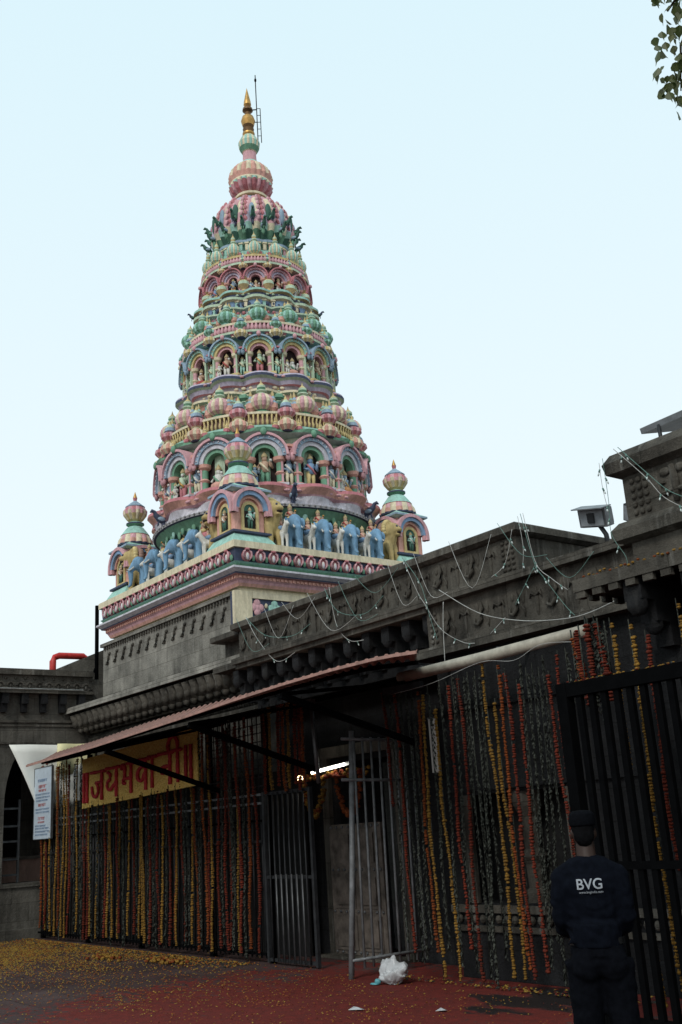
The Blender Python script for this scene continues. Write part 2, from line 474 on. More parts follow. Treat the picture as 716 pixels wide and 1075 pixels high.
# drum: core wall of every tier
core = [(1.95, 6.74, 'grey'), (1.95, 7.36, 'green'), (2.04, 7.38, 'darkgreen'), (2.20, 7.60, 'green'), (2.34, 7.76, 'navy'), (2.39, 7.775, 'grey'), (2.39, 7.83, 'pale'), (2.31, 7.86, 'pale'), (2.27, 8.02, 'pink'),
        (2.34, 8.05, 'salmon'), (2.42, 8.17, 'rose'), (2.40, 8.24, 'pink'), (1.98, 8.262, 'palegreen'), (1.98, 9.36, 'mint'), (2.24, 9.40, 'green'), (2.22, 9.47, 'cream'), (2.02, 9.48, 'grey'), (2.0, 9.85, 'green'),
        (1.95, 9.88, 'bluegrey'), (1.74, 10.0, 'navy'), (1.64, 10.04, 'palegreen'), (1.64, 10.22, 'mint'), (1.72, 10.25, 'mint'), (1.72, 10.30, 'brown'), (1.64, 10.32, 'salmon'), (1.64, 10.46, 'palegreen'), (1.74, 10.49, 'cream'), (1.74, 10.54, 'rose'), (1.66, 10.56, 'grey'), (1.66, 10.66, 'pink'), (1.72, 10.68, 'lavender'),
        (1.76, 10.76, 'palegreen'), (1.82, 10.80, 'navy'), (1.82, 10.86, 'lavender'), (1.80, 10.90, 'palegreen'), (1.44, 10.95, 'palegreen'), (1.44, 11.85, 'mint'), (1.62, 11.90, 'cream'), (1.56, 12.0, 'grey'), (1.52, 12.18, 'green'),
        (1.44, 12.22, 'darkgreen'), (1.36, 12.26, 'palegreen'), (1.36, 12.40, 'cream'), (1.44, 12.43, 'mint'), (1.44, 12.48, 'pink'), (1.34, 12.50, 'grey'), (1.34, 12.60, 'mint'), (1.42, 12.63, 'palegreen'), (1.42, 12.67, 'navy'), (1.33, 12.69, 'blue'), (1.33, 12.84, 'cream'), (1.40, 12.87, 'palegreen'), (1.40, 12.93, 'navy'), (1.35, 12.95, 'navy'),
        (1.35, 13.02, 'yellow'), (1.39, 13.05, 'mint'), (1.39, 13.10, 'lavender'), (1.0, 13.12, 'pink'), (1.0, 13.80, 'mint'), (1.18, 13.84, 'cream'), (1.12, 13.98, 'grey'), (1.06, 14.10, 'green'), (1.0, 14.2, 'mint'), (.98, 14.32, 'grey'), (.90, 14.35, 'darkgreen'), (.88, 14.55, 'mint'), (.92, 14.58, 'bluegrey'), (.92, 14.64, 'darkgreen'), (.82, 14.66, 'darkgreen'), (.80, 14.8, 'darkgreen')]
core = [(r, z, m, 0 if z < 8.0 else (.10 if r > 1.3 and m in ('palegreen', 'navy', 'lavender', 'cream', 'pink', 'mint', 'rose') else .05)) for r, z, m in core]
b = MB(['grey']); b.lathe(core, 112, c=(TC.x, TC.y, 0), smooth=False, ribs=14, amp=0, ph=radians(57.5) - pi / 2 - pi / 14)
drum = b.build('drum', tower)
# foliage relief on the green band and beads under the lip
b = MB(['green'])
for i in range(84):
    t = 2 * pi * i / 84
    d = V((cos(t), sin(t), 0)); z = 7.6
    R = Matrix.Rotation(t, 3, 'Z')
    b.ball(V((TC.x, TC.y, z - .03 + .05 * (i % 2))) + d * (2.20 + .035 * (i % 2)), (.03, .06, .10), 'green' if i % 3 else 'mint', 6, 4, R)
for i in range(120):
    t = 2 * pi * i / 120; d = V((cos(t), sin(t), 0))
    b.ball(V((TC.x, TC.y, 7.815)) + d * 2.40, .026, 'grey', 5, 4)
b.build('leaf_band', drum)
b = MB(['grey'])
for i in range(64):
    t = 2 * pi * i / 64; d = V((cos(t), sin(t), 0)); Rr = Matrix.Rotation(t, 3, 'Z')
    for r, z, rx, c in ((1.65, 10.39, (.03, .05, .055), 'rose'), (1.34, 12.76, (.03, .045, .055), 'navy'), (1.36, 12.985, (.025, .04, .025), 'palegreen'), (2.38, 8.11, (.035, .08, .03), 'pink'), (1.67, 10.61, (.03, .06, .04), 'cream'), (1.65, 10.13, (.03, .05, .07), 'green'), (1.35, 12.55, (.03, .045, .04), 'rose'), (1.37, 12.33, (.03, .05, .05), 'green'), (1.79, 10.83, (.04, .05, .03), 'pink'), (2.03, 9.66, (.03, .06, .12), 'rose')):
        if i % 2 or r > 1.3: b.ball(V((TC.x, TC.y, z)) + d * r, rx, c, 6, 4, Rr)
b.build('relief_beads', drum)

b = MB(['palegreen'])
for i in range(42):
    t = 2 * pi * i / 42; T_ = Matrix.Translation((TC.x, TC.y, 0)) @ Matrix.Rotation(t, 4, 'Z'); b.T = T_
    c = ('mint', 'cream', 'pink')[i % 3]
    for r, z0, z1 in ((1.64, 10.04, 10.24), (1.64, 10.33, 10.48), (1.44, 10.95, 11.4), (1.36, 12.27, 12.42), (1.33, 12.70, 12.86), (1.0, 13.12, 13.5), (.90, 14.36, 14.56), (1.98, 8.27, 8.9), (2.01, 9.5, 9.84), (1.95, 6.78, 7.4)):
        b.box(r - .05, r + .03, -.035, .035, z0, z1, c if z0 > 8 else 'bluegrey'); b.box(r - .05, r + .045, -.05, .05, z1 - .04, z1 - .005, 'cream' if z0 > 8 else 'grey')
b.T = None; b.build('pilaster_band', drum)

NB = 14; STEP = 2 * pi / NB; PH0 = radians(57.5)
MAIN = [PH0 + k * STEP for k in range(-4, 5)]
MID = [PH0 + (k + .5) * STEP for k in range(-5, 5)]
def place(o, angles, first=True):
    """o was modelled facing -Y about the tower axis; turn copies of it around the axis"""
    res = [o]; o.rotation_euler = (0, 0, angles[0])
    for a in angles[1:]: res.append(dup(o, tower, rz=a))
    return res
LC = lambda y, z: (TC.x, TC.y + y, z)
def local(b, r, z): b.T = Matrix.Translation((TC.x, TC.y - r, z))

def statue(b, s, skin, robe, sash, sit=False, prop='white'):
    """painted figure about s tall standing on z = 0, facing -Y"""
    if sit:
        b.ball((0, -.04 * s, .14 * s), (.26 * s, .16 * s, .13 * s), robe, 8, 5); z = .16 * s
    else:
        for x in (-.07, .07): b.tube([(x * s, 0, 0), (x * s * 1.1, -.02 * s, .24 * s), (x * s * .8, 0, .46 * s)], [.05 * s, .06 * s, .09 * s], 6, robe)
        z = .40 * s
    b.tube([(0, 0, z), (0, -.01 * s, z + .14 * s), (0, 0, z + .30 * s)], [.11 * s, .10 * s, .13 * s], 8, skin)
    b.tube([(-.13 * s, -.06 * s, z + .28 * s), (0, -.12 * s, z + .12 * s), (.12 * s, -.08 * s, z)], .035 * s, 5, sash)
    b.ball((0, 0, z + .41 * s), (.085 * s, .09 * s, .10 * s), skin, 8, 6)
    b.lathe([(.10 * s, z + .46 * s), (.09 * s, z + .52 * s), (.0, z + .66 * s)], 7, 'finial', smooth=True)
    for sx in (-1, 1):
        b.tube([(sx * .13 * s, 0, z + .27 * s), (sx * .22 * s, -.03 * s, z + .14 * s), (sx * .15 * s, -.14 * s, z + .10 * s if sx < 0 else z + .30 * s)], [.045 * s, .04 * s, .035 * s], 6, skin)
    b.ball((.17 * s, -.15 * s, z + .32 * s), .05 * s, prop, 6, 4)

def niche(name, r, z0, zs, w, cols, dpt=.14, depth_back=.26):
    """arched niche: two columns on a sill, stepped arch rings, dark recess"""
    b = MB([cols[0]]); local(b, r, 0); hw = w / 2
    c0, c1, c2, c3, cc = cols
    b.ring(0, zs, hw * .90, hw * 1.0, -dpt, .25, c0, 14)
    b.ring(0, zs, hw * .74, hw * .90, -dpt + .05, .25, c1, 14)
    b.ring(0, zs, hw * .56, hw * .74, -dpt + .09, .25, c2, 14)
    b.ring(0, zs, hw * .40, hw * .56, -dpt + .13, .25, c3, 14)
    for i in range(11):                                    # beads on the rim of the arch
        t = pi * (i + .5) / 11
        b.ball((hw * .82 * cos(t), -dpt + .05, zs + hw * .82 * sin(t)), .022 * w, c2, 5, 4)
    b.ball((0, -dpt, zs + hw * 1.02), (.07 * w, .05, .09 * w), c3, 6, 5)
    for sx in (-1, 1):
        x = sx * hw * .62; hgt = zs - z0
        b.lathe([(.13 * w, z0, cc), (.13 * w, z0 + .07 * hgt, c3), (.075 * w, z0 + .10 * hgt, c3), (.08 * w, z0 + .35 * hgt, cc), (.115 * w, z0 + .42 * hgt, cc), (.075 * w, z0 + .49 * hgt, c3), (.075 * w, z0 + .8 * hgt, cc), (.13 * w, z0 + .88 * hgt, cc), (.14 * w, zs)], 10, cc, (x, .02, 0), smooth=True)
        b.ball((sx * hw * .97, -dpt * .6, zs - .02), (.06 * w, .05, .10 * w), c0, 6, 5)
    b.box(-hw * .58, hw * .58, .10, .16, z0, zs, 'recess_shade'); b.ring(0, zs, .002, hw * .42, .10, .16, 'recess_shade', 10)
    b.box(-hw * .95, hw * .95, -dpt * .8, .1, z0 - .05, z0 + .001, c2)
    return b.build(name, tower)

SK = [('skin', 'red', 'white'), ('blue', 'yellow', 'rose'), ('white', 'salmon', 'green'), ('skin', 'white', 'red'), ('bluegrey', 'orange', 'yellow'), ('skin', 'green', 'cream'), ('palegreen', 'rose', 'gold')]
def put_statues(niches, r, z0, s, off):
    for i, nn in enumerate(niches):
        k = SK[(i * 3 + off) % len(SK)]
        b = MB([k[0]]); local(b, r - .02, z0); statue(b, s, *k, sit=(i + off) % 3 == 0)
        if (i + off) % 2 == 0: b.T = Matrix.Translation((TC.x - .17 * s / .6, TC.y - r - .04, z0)); statue(b, s * .62, 'white' if i % 4 else 'bluegrey', 'white' if i % 4 else 'blue', 'cream')
        b.build('statue', nn).rotation_euler = (0, 0, 0)

n1 = place(niche('niche', 2.16, 8.28, 8.86, .98, ('pink', 'bluegrey', 'pale', 'green', 'salmon'), .20), MAIN)
put_statues(n1, 2.14, 8.28, .70, 0)
n2 = place(niche('niche', 1.62, 10.95, 11.45, .72, ('bluegrey', 'mint', 'yellow', 'pink', 'cream'), .16), MAIN)
put_statues(n2, 1.62, 10.95, .54, 1)
n3 = place(niche('niche', 1.17, 13.14, 13.46, .56, ('rose', 'pink', 'lavender', 'pink', 'salmon'), .13), MAIN)
put_statues(n3, 1.17, 13.13, .40, 2)
for q in n3[1::2]: pass

# side niches between the arches, each with a standing figure
def side_niche(r, z0, zs, w, c, cp, s, kk, n):
    b = MB([c]); local(b, r, 0); hw = w / 2
    b.ring(0, zs, hw * .72, hw, -.10, .2, c, 8); b.ring(0, zs, hw * .5, hw * .72, -.06, .2, cp, 8)
    for sx in (-1, 1): b.box(sx * hw * .86 - .03 * w * 2, sx * hw * .86 + .03 * w * 2, -.06, .15, z0, zs, cp)
    b.box(-hw * .7, hw * .7, .06, .1, z0, zs + hw * .4, 'recess_shade')
    o = b.build('side_niche', tower)
    b = MB([kk[0]]); local(b, r - .02, z0); statue(b, s, *kk); b.build('statue', o)
    return place(o, MID)
side_niche(2.18, 8.28, 8.95, .36, 'salmon', 'pink', .62, ('bluegrey', 'cream', 'white'), 0)
side_niche(1.66, 10.95, 11.42, .26, 'rose', 'palegreen', .40, ('palegreen', 'mint', 'cream'), 0)

# balustrades and ribbed canopies over the main arches
def arcpanel(name, r, z0, z1, half, col, rib, cols, nr=9):
    b = MB([col])
    def pt(rr, a, z): return (TC.x + rr * sin(a), TC.y - rr * cos(a), z)
    for zz0, zz1, ra, rb, m in ((z0, z0 + .05, r + .07, r - .1, cols[0]), (z1 - .05, z1, r + .06, r - .1, cols[1]), (z0 + .05, z1 - .05, r - .02, r - .1, col)):
        k = 8; vs = []; fs = []
        for i in range(k + 1):
            a = -half + 2 * half * i / k
            vs += [pt(ra, a, zz0), pt(ra, a, zz1), pt(rb, a, zz1), pt(rb, a, zz0)]
        for i in range(k):
            for j in range(4): fs.append((i * 4 + j, (i + 1) * 4 + j, (i + 1) * 4 + (j + 1) % 4, i * 4 + (j + 1) % 4))
        fs += [(0, 1, 2, 3), (k * 4 + 3, k * 4 + 2, k * 4 + 1, k * 4)]
        b.add(vs, fs, m)
    for i in range(nr):
        a = -half * .9 + 1.8 * half * i / (nr - 1)
        zm = (z0 + z1) / 2; hh = (z1 - z0) / 2 - .04
        b.tube([pt(r + .02, a, zm - hh), pt(r + .045, a, zm - hh * .3), pt(r + .02, a, zm + hh * .2), pt(r + .035, a, zm + hh)], [.016, .03, .018, .026] if rib == 'baluster' else [.036, .045, .045, .03], 6, cols[2])
    return b.build(name, tower)
place(arcpanel('balustrade', 2.15, 9.50, 9.85, .19, 'brown', 'baluster', ('mint', 'cream', 'yellow')), MAIN)
place(arcpanel('canopy', 1.64, 11.90, 12.16, .20, 'rose', 'rib', ('palegreen', 'cream', 'pink'), 8), MAIN)
place(arcpanel('canopy', 1.19, 13.82, 14.05, .20, 'rose', 'rib', ('palegreen', 'yellow', 'pink'), 7), MAIN)

STRIPE = dict(pink='cream', green='mint', mint='cream', rose='pink', salmon='cream', yellow='cream', lavender='pink', grey='lavender', darkgreen='green', bluegrey='lavender')
def pot(name, r, z, h, w, c0, c1, c2, ribs=12):
    """water-pot finial: foot, ribbed bulb, neck, small bulb, spike"""
    b = MB([c0])
    b.lathe([(.62 * w, 0, c0, 0), (.66 * w, .05 * h, c0, 0), (.42 * w, .08 * h, c0, 0), (.50 * w, .10 * h, c1), (.86 * w, .17 * h, c1), (1.0 * w, .28 * h, c1), (.97 * w, .38 * h, c1), (.76 * w, .49 * h, c1), (.42 * w, .56 * h, c2, 0), (.30 * w, .59 * h, c2, 0), (.46 * w, .63 * h, c2, 0), (.44 * w, .66 * h, 'cream', 0),
             (.26 * w, .68 * h, c0, 0), (.36 * w, .74 * h, c2, 0), (.34 * w, .80 * h, 'yellow', 0), (.16 * w, .86 * h, 'finial', 0), (.08 * w, .90 * h, 'finial', 0), (.0, h, 'finial', 0)], 64, c=(TC.x, TC.y - r, z), ribs=16, amp=.16, stripe=STRIPE)
    return b.build(name, tower)
place(pot('finial_pot', 1.98, 9.86, .80, .255, 'green', 'pink', 'palegreen'), MAIN)
place(pot('finial_pot', 1.54, 12.17, .62, .20, 'mint', 'green', 'palegreen'), MAIN)
place(pot('finial_pot', 1.09, 14.06, .68, .14, 'yellow', 'mint', 'palegreen'), MAIN)
def stack(r, z, w, c0, c1, c2):
    b = MB([c0])
    b.lathe([(.5 * w, 0, 'navy', 0), (.6 * w, .10 * w, c0), (1.0 * w, .55 * w, c0), (.95 * w, 1.0 * w, c0), (.5 * w, 1.35 * w, c2, 0), (.45 * w, 1.5 * w, c2, 0), (.6 * w, 1.6 * w, c1), (.92 * w, 1.95 * w, c1), (.86 * w, 2.35 * w, c1), (.45 * w, 2.6 * w, 'bluegrey', 0),
             (.62 * w, 2.7 * w, 'bluegrey', 0), (.5 * w, 3.1 * w, 'palegreen', 0), (.2 * w, 3.5 * w, 'yellow', 0), (.0, 4.1 * w, 'finial', 0)], 56, c=(TC.x, TC.y - r, z), ribs=14, amp=.16, stripe=STRIPE)
    return b.build('stacked_bulb', tower)
place(stack(2.16, 9.42, .20, 'salmon', 'rose', 'cream'), MID)
place(stack(1.66, 11.78, .145, 'yellow', 'green', 'mint'), MID)
place(stack(1.18, 13.72, .105, 'yellow', 'mint', 'cream'), MID)
def mini(r, z, h, w, c0, c1):
    b = MB([c0])
    b.lathe([(.7 * w, 0, c0, 0), (.5 * w, .08 * h, c1), (1.0 * w, .20 * h, c1), (.9 * w, .40 * h, c0), (.45 * w, .52 * h, 'cream', 0), (.6 * w, .58 * h, c0, 0), (.25 * w, .70 * h, 'yellow', 0), (.30 * w, .78 * h, 'finial', 0), (0, h, 'finial', 0)], 24, c=(TC.x, TC.y - r, z), ribs=8, amp=.14)
    return b.build('mini_spire', tower)
QTR = sorted([a + STEP / 4 for a in MAIN] + [a - STEP / 4 for a in MAIN])
place(mini(1.86, 9.98, .46, .11, 'mint', 'rose'), QTR)
place(mini(2.03, 9.86, .56, .10, 'bluegrey', 'salmon'), QTR)
place(mini(2.20, 9.40, .34, .075, 'yellow', 'rose'), QTR)
place(mini(1.55, 12.17, .42, .08, 'mint', 'salmon'), QTR)
place(mini(1.64, 11.84, .28, .06, 'cream', 'rose'), QTR)
place(mini(1.60, 10.30, .40, .14, 'palegreen', 'green'), MID)
place(mini(1.48, 12.22, .36, .085, 'cream', 'bluegrey'), QTR)
place(mini(1.40, 12.50, .34, .10, 'yellow', 'green'), MAIN)
place(mini(1.05, 14.08, .34, .06, 'mint', 'rose'), QTR)
# small urns beside the topmost niches
b = MB(['yellow']); b.lathe([(.07, 0), (.05, .05), (.13, .15, 'palegreen'), (.12, .23, 'yellow'), (.05, .30, 'yellow'), (.09, .34, 'yellow'), (.0, .40)], 12, c=(TC.x, TC.y - 1.22, 13.13)); place(b.build('urn', tower), MID)

# birds perched as brackets
def bird(r, z, s, c0, c1, c2):
    b = MB([c0]); local(b, r, z)
    b.tube([(0, .25 * s, -.2 * s), (0, 0, 0), (0, -.28 * s, .22 * s), (0, -.36 * s, .42 * s), (0, -.50 * s, .46 * s), (0, -.62 * s, .36 * s)], [.12 * s, .20 * s, .15 * s, .10 * s, .11 * s, .03 * s], 8, c0)
    for sx in (-1, 1): b.ball((sx * .15 * s, .02 * s, .0), (.06 * s, .24 * s, .13 * s), c1, 8, 5)
    b.tube([(0, .15 * s, -.1 * s), (0, .22 * s, -.45 * s), (0, .12 * s, -.7 * s)], [.12 * s, .15 * s, .05 * s], 6, c2)
    for sx in (-.07, .07): b.tube([(sx * s, -.1 * s, -.1 * s), (sx * s, -.15 * s, -.4 * s)], .03 * s, 5, c2)
    return b.build('bird_bracket', tower)
place(bird(1.0, 15.20, .30, 'darkgreen', 'green', 'navy'), MAIN)
place(bird(1.06, 14.92, .30, 'darkgreen', 'bluegrey', 'green'), MID)
place(bird(2.40, 8.0, .36, 'navy', 'bluegrey', 'navy'), [MID[k] for k in (0, 2, 4, 5, 7, 9)])
place(bird(1.46, 13.15, .20, 'navy', 'darkgreen', 'navy'), [MID[k] for k in (0, 1, 8, 9)])

# dome and crowning finial
b = MB(['lavender'])
b.lathe([(.80, 14.70, 'darkgreen'), (.92, 14.90, 'mint'), (.97, 15.06, 'lavender'), (.96, 15.32, 'pink'), (.88, 15.62, 'pink'), (.74, 15.84, 'lavender'), (.54, 16.03, 'lavender'), (.36, 16.14, 'bluegrey'), (.32, 16.20, 'yellow', 0), (.40, 16.22, 'cream', 0), (.40, 16.28, 'cream', 0), (.30, 16.30, 'cream', 0)], 96, c=(TC.x, TC.y, 0), ribs=32, amp=.09, stripe=STRIPE)
dome = b.build('dome', tower)
b = MB(['pink'])
for i in range(16):
    t = 2 * pi * i / 16
    for z, r in ((15.15, .985), (15.3, .98), (15.45, .95), (15.6, .90), (15.74, .83), (15.86, .74)):
        for s_ in (-1, 1):
            tt = t + s_ * .055; d = V((cos(tt), sin(tt), 0))
            b.ball(V((TC.x, TC.y, z)) + d * r, (.03, .045, .085), 'rose' if s_ > 0 else 'pink', 6, 4, Matrix.Rotation(tt, 3, 'Z') @ Matrix.Rotation(.35 * s_, 3, 'X'))
    d = V((cos(t + .196), sin(t + .196), 0))
    b.ball(V((TC.x, TC.y, 15.35)) + d * .97, (.05, .08, .22), 'darkgreen' if i % 2 else 'bluegrey', 6, 6, Matrix.Rotation(t + .196, 3, 'Z'))
b.build('petal_relief', dome)
b = MB(['salmon'])
b.lathe([(.30, 16.26, 'yellow', 0), (.32, 16.32, 'rose'), (.44, 16.42, 'rose'), (.50, 16.56, 'mint'), (.51, 16.62, 'cream', 0), (.50, 16.66, 'salmon', 0), (.52, 16.80, 'salmon', .10), (.48, 16.98, 'salmon', .10), (.38, 17.12, 'pink', .04), (.24, 17.24, 'mint', 0), (.22, 17.28, 'green', 0), (.17, 17.32, 'pink', 0),
         (.16, 17.58, 'cream', 0), (.18, 17.60, 'green', 0), (.24, 17.72, 'mint', .05), (.26, 17.86, 'mint', .05), (.20, 18.0, 'palegreen', 0), (.13, 18.08, 'gold', 0), (.15, 18.12, 'gold', 0), (.15, 18.16, 'bronze', 0), (.12, 18.18, 'bronze', 0), (.14, 18.28, 'bronze', 0), (.11, 18.30, 'gold', 0)], 96, c=(TC.x, TC.y, 0), ribs=24, amp=.16, stripe=STRIPE)
b.build('lotus_bulb', tower)
b = MB(['gold'])
b.lathe([(.10, 18.30, 'bronze'), (.14, 18.38, 'gold'), (.175, 18.52, 'gold'), (.14, 18.64, 'bronze'), (.065, 18.71, 'bronze'), (.075, 18.77, 'bronze'), (.13, 18.83, 'bronze'), (.12, 18.89, 'bronze'), (.065, 18.95, 'gold'), (.095, 19.0, 'gold'), (.085, 19.10, 'gold'), (.045, 19.30, 'gold'), (.0, 19.52, 'gold')], 24, c=(TC.x, TC.y, 0))
b.build('kalash', tower)
b = MB(['iron'])
lx, ly = TC.x + .12, TC.y + .19
b.tube([(lx, ly, 17.9), (lx, ly, 19.9)], .012, 6); b.ball((lx, ly, 19.75), (.03, .03, .06)); b.tube([(lx + .05, ly + .07, 17.9), (lx + .05, ly + .07, 18.9)], .01, 6)
for z in (18.1, 18.3, 18.5, 18.7, 18.9): b.tube([(lx, ly, z), (lx + .05, ly + .07, z)], .008, 5)
b.tube([(TC.x, TC.y, 18.85), (lx, ly, 18.87)], .015, 5); b.tube([(TC.x, TC.y, 18.5), (lx, ly, 18.5)], .012, 5)
b.build('lightning_rod', tower)

# corner pavilions
def pavilion(cx, cy):
    z = 6.77
    b = MB(['mint'])
    b.rects(cx, cx, cy, cy, [(.50, z, 'mint'), (.48, z + .05, 'mint'), (.38, z + .22, 'mint'), (.36, z + .23, 'navy'), (.42, z + .25, 'navy'), (.42, z + .29, 'grey'), (.37, z + .30, 'grey')])
    b.box(cx - .32, cx + .32, cy - .32, cy + .32, z + .29, z + 1.06, 'salmon')
    b.rects(cx, cx, cy, cy, [(.30, z + 1.05, 'mint'), (.44, z + 1.10, 'bluegrey'), (.44, z + 1.14, 'mint'), (.30, z + 1.22, 'mint'), (.27, z + 1.24, 'salmon')])
    b.lathe([(.38, z + 1.21, 'navy', 0), (.38, z + 1.25, 'salmon'), (.36, z + 1.34, 'pink'), (.31, z + 1.45, 'rose', 0), (.32, z + 1.46, 'mint', 0), (.28, z + 1.52, 'mint', 0), (.19, z + 1.64, 'mint', 0), (.13, z + 1.68, 'green', 0), (.20, z + 1.72, 'navy', 0), (.20, z + 1.75, 'mint', 0), (.12, z + 1.79, 'yellow', 0),
             (.17, z + 1.83, 'yellow'), (.25, z + 1.95, 'pink'), (.26, z + 2.03, 'rose'), (.21, z + 2.12, 'bluegrey', 0), (.22, z + 2.14, 'bluegrey', 0), (.10, z + 2.24, 'bluegrey', 0), (.035, z + 2.29, 'rose', 0), (.05, z + 2.36, 'gold', 0), (.0, z + 2.52, 'gold', 0)], 64, c=(cx, cy, 0), ribs=16, amp=.12, stripe=STRIPE)
    o = b.build('corner_pavilion', tower)
    for i in range(4):
        b = MB(['pink']); b.T = Matrix.Translation((cx, cy, 0)) @ Matrix.Rotation(i * pi / 2, 4, 'Z')
        b.ring(0, z + .72, .36, .43, -.46, -.30, 'pink', 14); b.ring(0, z + .72, .28, .36, -.43, -.30, 'blue', 14); b.ring(0, z + .72, .22, .28, -.37, -.30, 'salmon', 12)
        for sx in (-1, 1): b.box(sx * .395 - .035, sx * .395 + .035, -.46, -.30, z + .62, z + .72, 'pink')
        b.ring(0, z + .70, .13, .19, -.35, -.31, 'yellow', 12)
        for sx in (-1, 1): b.box(sx * .16 - .03, sx * .16 + .03, -.35, -.31, z + .36, z + .70, 'yellow')
        b.box(-.19, .19, -.35, -.31, z + .31, z + .36, 'yellow')
        b.box(-.13, .13, -.328, -.31, z + .36, z + .70, 'recess_shade'); b.ring(0, z + .70, .002, .13, -.328, -.31, 'darkgreen', 10)
        a = b.build('arched_panel', o)
        b = MB(['green']); b.T = Matrix.Translation((cx, cy, z + .36)) @ Matrix.Rotation(i * pi / 2, 4, 'Z') @ Matrix.Translation((0, -.34, 0))
        statue(b, .40, 'mint' if i % 2 else 'skin', 'darkgreen', 'white'); b.build('statue', a)
    return o
for cx, cy in ((-15.86, 9.96), (-20.28, 9.96), (-15.86, 13.92), (-20.28, 13.92)): pavilion(cx, cy)

# ------------------------------------------------------------------ statues standing on the platform ledge
ZL = 6.772
def elephant_mb(s=1.):
    b = MB(['elephant'])
    b.ball((0, .02, .50), (.20, .30, .22), None, 14, 10)
    for x in (-.115, .115):
        b.tube([(x, -.16, .50), (x, -.18, .25), (x, -.18, 0)], [.11, .085, .09], 8); b.tube([(x, .20, .48), (x, .21, .25), (x, .21, 0)], [.11, .085, .09], 8)
    b.ball((0, -.30, .62), (.15, .14, .17), None, 12, 8)
    b.tube([(0, -.38, .60), (0, -.47, .44), (0, -.46, .26), (.02, -.47, .12), (.05, -.52, .06)], [.085, .07, .055, .042, .035], 8)
    for sx in (-1, 1): b.ball((sx * .17, -.24, .60), (.035, .10, .15), None, 10, 6, Matrix.Rotation(sx * .6, 3, 'Z'))
    return b
def make_elephant():
    t = thing('elephant_statue', 'e', 'elephant statue', (0, 0, 0))
    remesh(elephant_mb(), 'body', .022, ['elephant'], 2, t)
    for sx in (-1, 1):
        b = MB(['white']); b.tube([(sx * .07, -.40, .52), (sx * .09, -.50, .44), (sx * .085, -.56, .46)], [.022, .016, .004], 6); b.build('tusk', t)
    b = MB(['rose']); b.ball((0, .02, .60), (.205, .20, .14), 'rose', 12, 8); b.ball((0, -.02, .69), (.12, .12, .05), 'yellow', 8, 5); b.build('saddle_cloth', t)
    b = MB(['skin']); b.T = Matrix.Translation((0, -.04, .66)); statue(b, .54, 'skin', 'yellow', 'red', True, 'gold'); b.build('rider', t)
    return t
def make_horse():
    t = thing('horse_statue', 'h', 'horse statue', (0, 0, 0))
    b = MB(['white'])
    b.ball((0, .05, .36), (.10, .20, .11), None, 10, 8)
    for x in (-.055, .055):
        b.tube([(x, -.10, .36), (x, -.11, .18), (x, -.10, 0)], [.05, .032, .032], 6); b.tube([(x, .18, .36), (x, .20, .18), (x, .18, 0)], [.06, .032, .032], 6)
    b.tube([(0, -.10, .40), (0, -.19, .52), (0, -.21, .58)], [.075, .06, .05], 8); b.tube([(0, -.20, .58), (0, -.30, .50)], [.05, .035], 8)
    b.tube([(0, .25, .40), (0, .31, .25), (0, .30, .12)], [.03, .035, .015], 6)
    for sx in (-1, 1): b.tube([(sx * .03, -.19, .60), (sx * .035, -.19, .67)], [.02, .008], 5)
    remesh(b, 'body', .018, ['white'], 2, t)
    b = MB(['skin']); b.T = Matrix.Translation((0, .03, .42)); statue(b, .52, 'skin', 'blue', 'salmon', True, 'gold'); b.build('rider', t)
    return t
def make_lion():
    t = thing('lion_statue', 'l', 'lion statue', (0, 0, 0))
    b = MB(['lion'])
    b.tube([(0, .30, .16), (0, .16, .30), (0, .0, .46), (0, -.08, .62)], [.17, .19, .18, .15], 10)
    for x in (-.10, .10):
        b.tube([(x, -.06, .44), (x, -.12, .22), (x, -.13, .03), (x, -.20, .02)], [.09, .065, .06, .055], 8)
        b.ball((x * 1.2, .20, .12), (.09, .19, .12), None, 8, 6)
    b.ball((0, -.06, .70), (.20, .17, .21), None, 12, 8)
    b.ball((0, -.17, .72), (.13, .13, .14), None, 10, 8); b.ball((0, -.28, .70), (.085, .07, .055), None, 8, 6); b.ball((0, -.25, .60), (.07, .06, .03), None, 8, 6)
    for sx in (-1, 1): b.ball((sx * .12, -.12, .84), (.04, .03, .05), None, 8, 6)
    b.tube([(0, .42, .10), (.16, .40, .20), (.18, .30, .35)], [.035, .03, .04], 6)
    remesh(b, 'body', .022, ['lion'], 1, t)
    b = MB(['yellow'])
    for i in range(14):
        a = -.3 + (pi + .6) * i / 13
        b.ball((.19 * cos(a), -.05, .70 + .20 * sin(a)), (.055, .06, .055), 'yellow', 6, 4)
        b.ball((.17 * cos(a), .05, .66 + .20 * sin(a)), (.06, .07, .06), 'brown', 6, 4)
    b.build('mane', t)
    b = MB(['recess_shade']); b.ball((0, -.275, .645), (.06, .055, .03), 'recess_shade', 8, 5); b.build('mouth', t)
    for sx in (-1, 1): b = MB(['navy']); b.ball((sx * .055, -.275, .765), .022, 'navy', 6, 5); b.build('eye', t)
    return t
E0, H0, L0 = make_elephant(), make_horse(), make_lion()
usedproto = set()
def setout(proto, x, y, rz, label, group, sc_=1.0):
    if proto.name not in usedproto: o = proto; usedproto.add(proto.name)
    else: o = dup(proto)
    o.location = (x, y, ZL); o.rotation_euler = (0, 0, rz); o.scale = (sc_,) * 3
    o['label'] = label; o['group'] = group
GE, GH, GL = 'elephant statues on the tower ledge', 'horse statues on the tower ledge', 'lion statues beside the corner pavilions'
RX = X1 - .30; LY = Y0 + .30
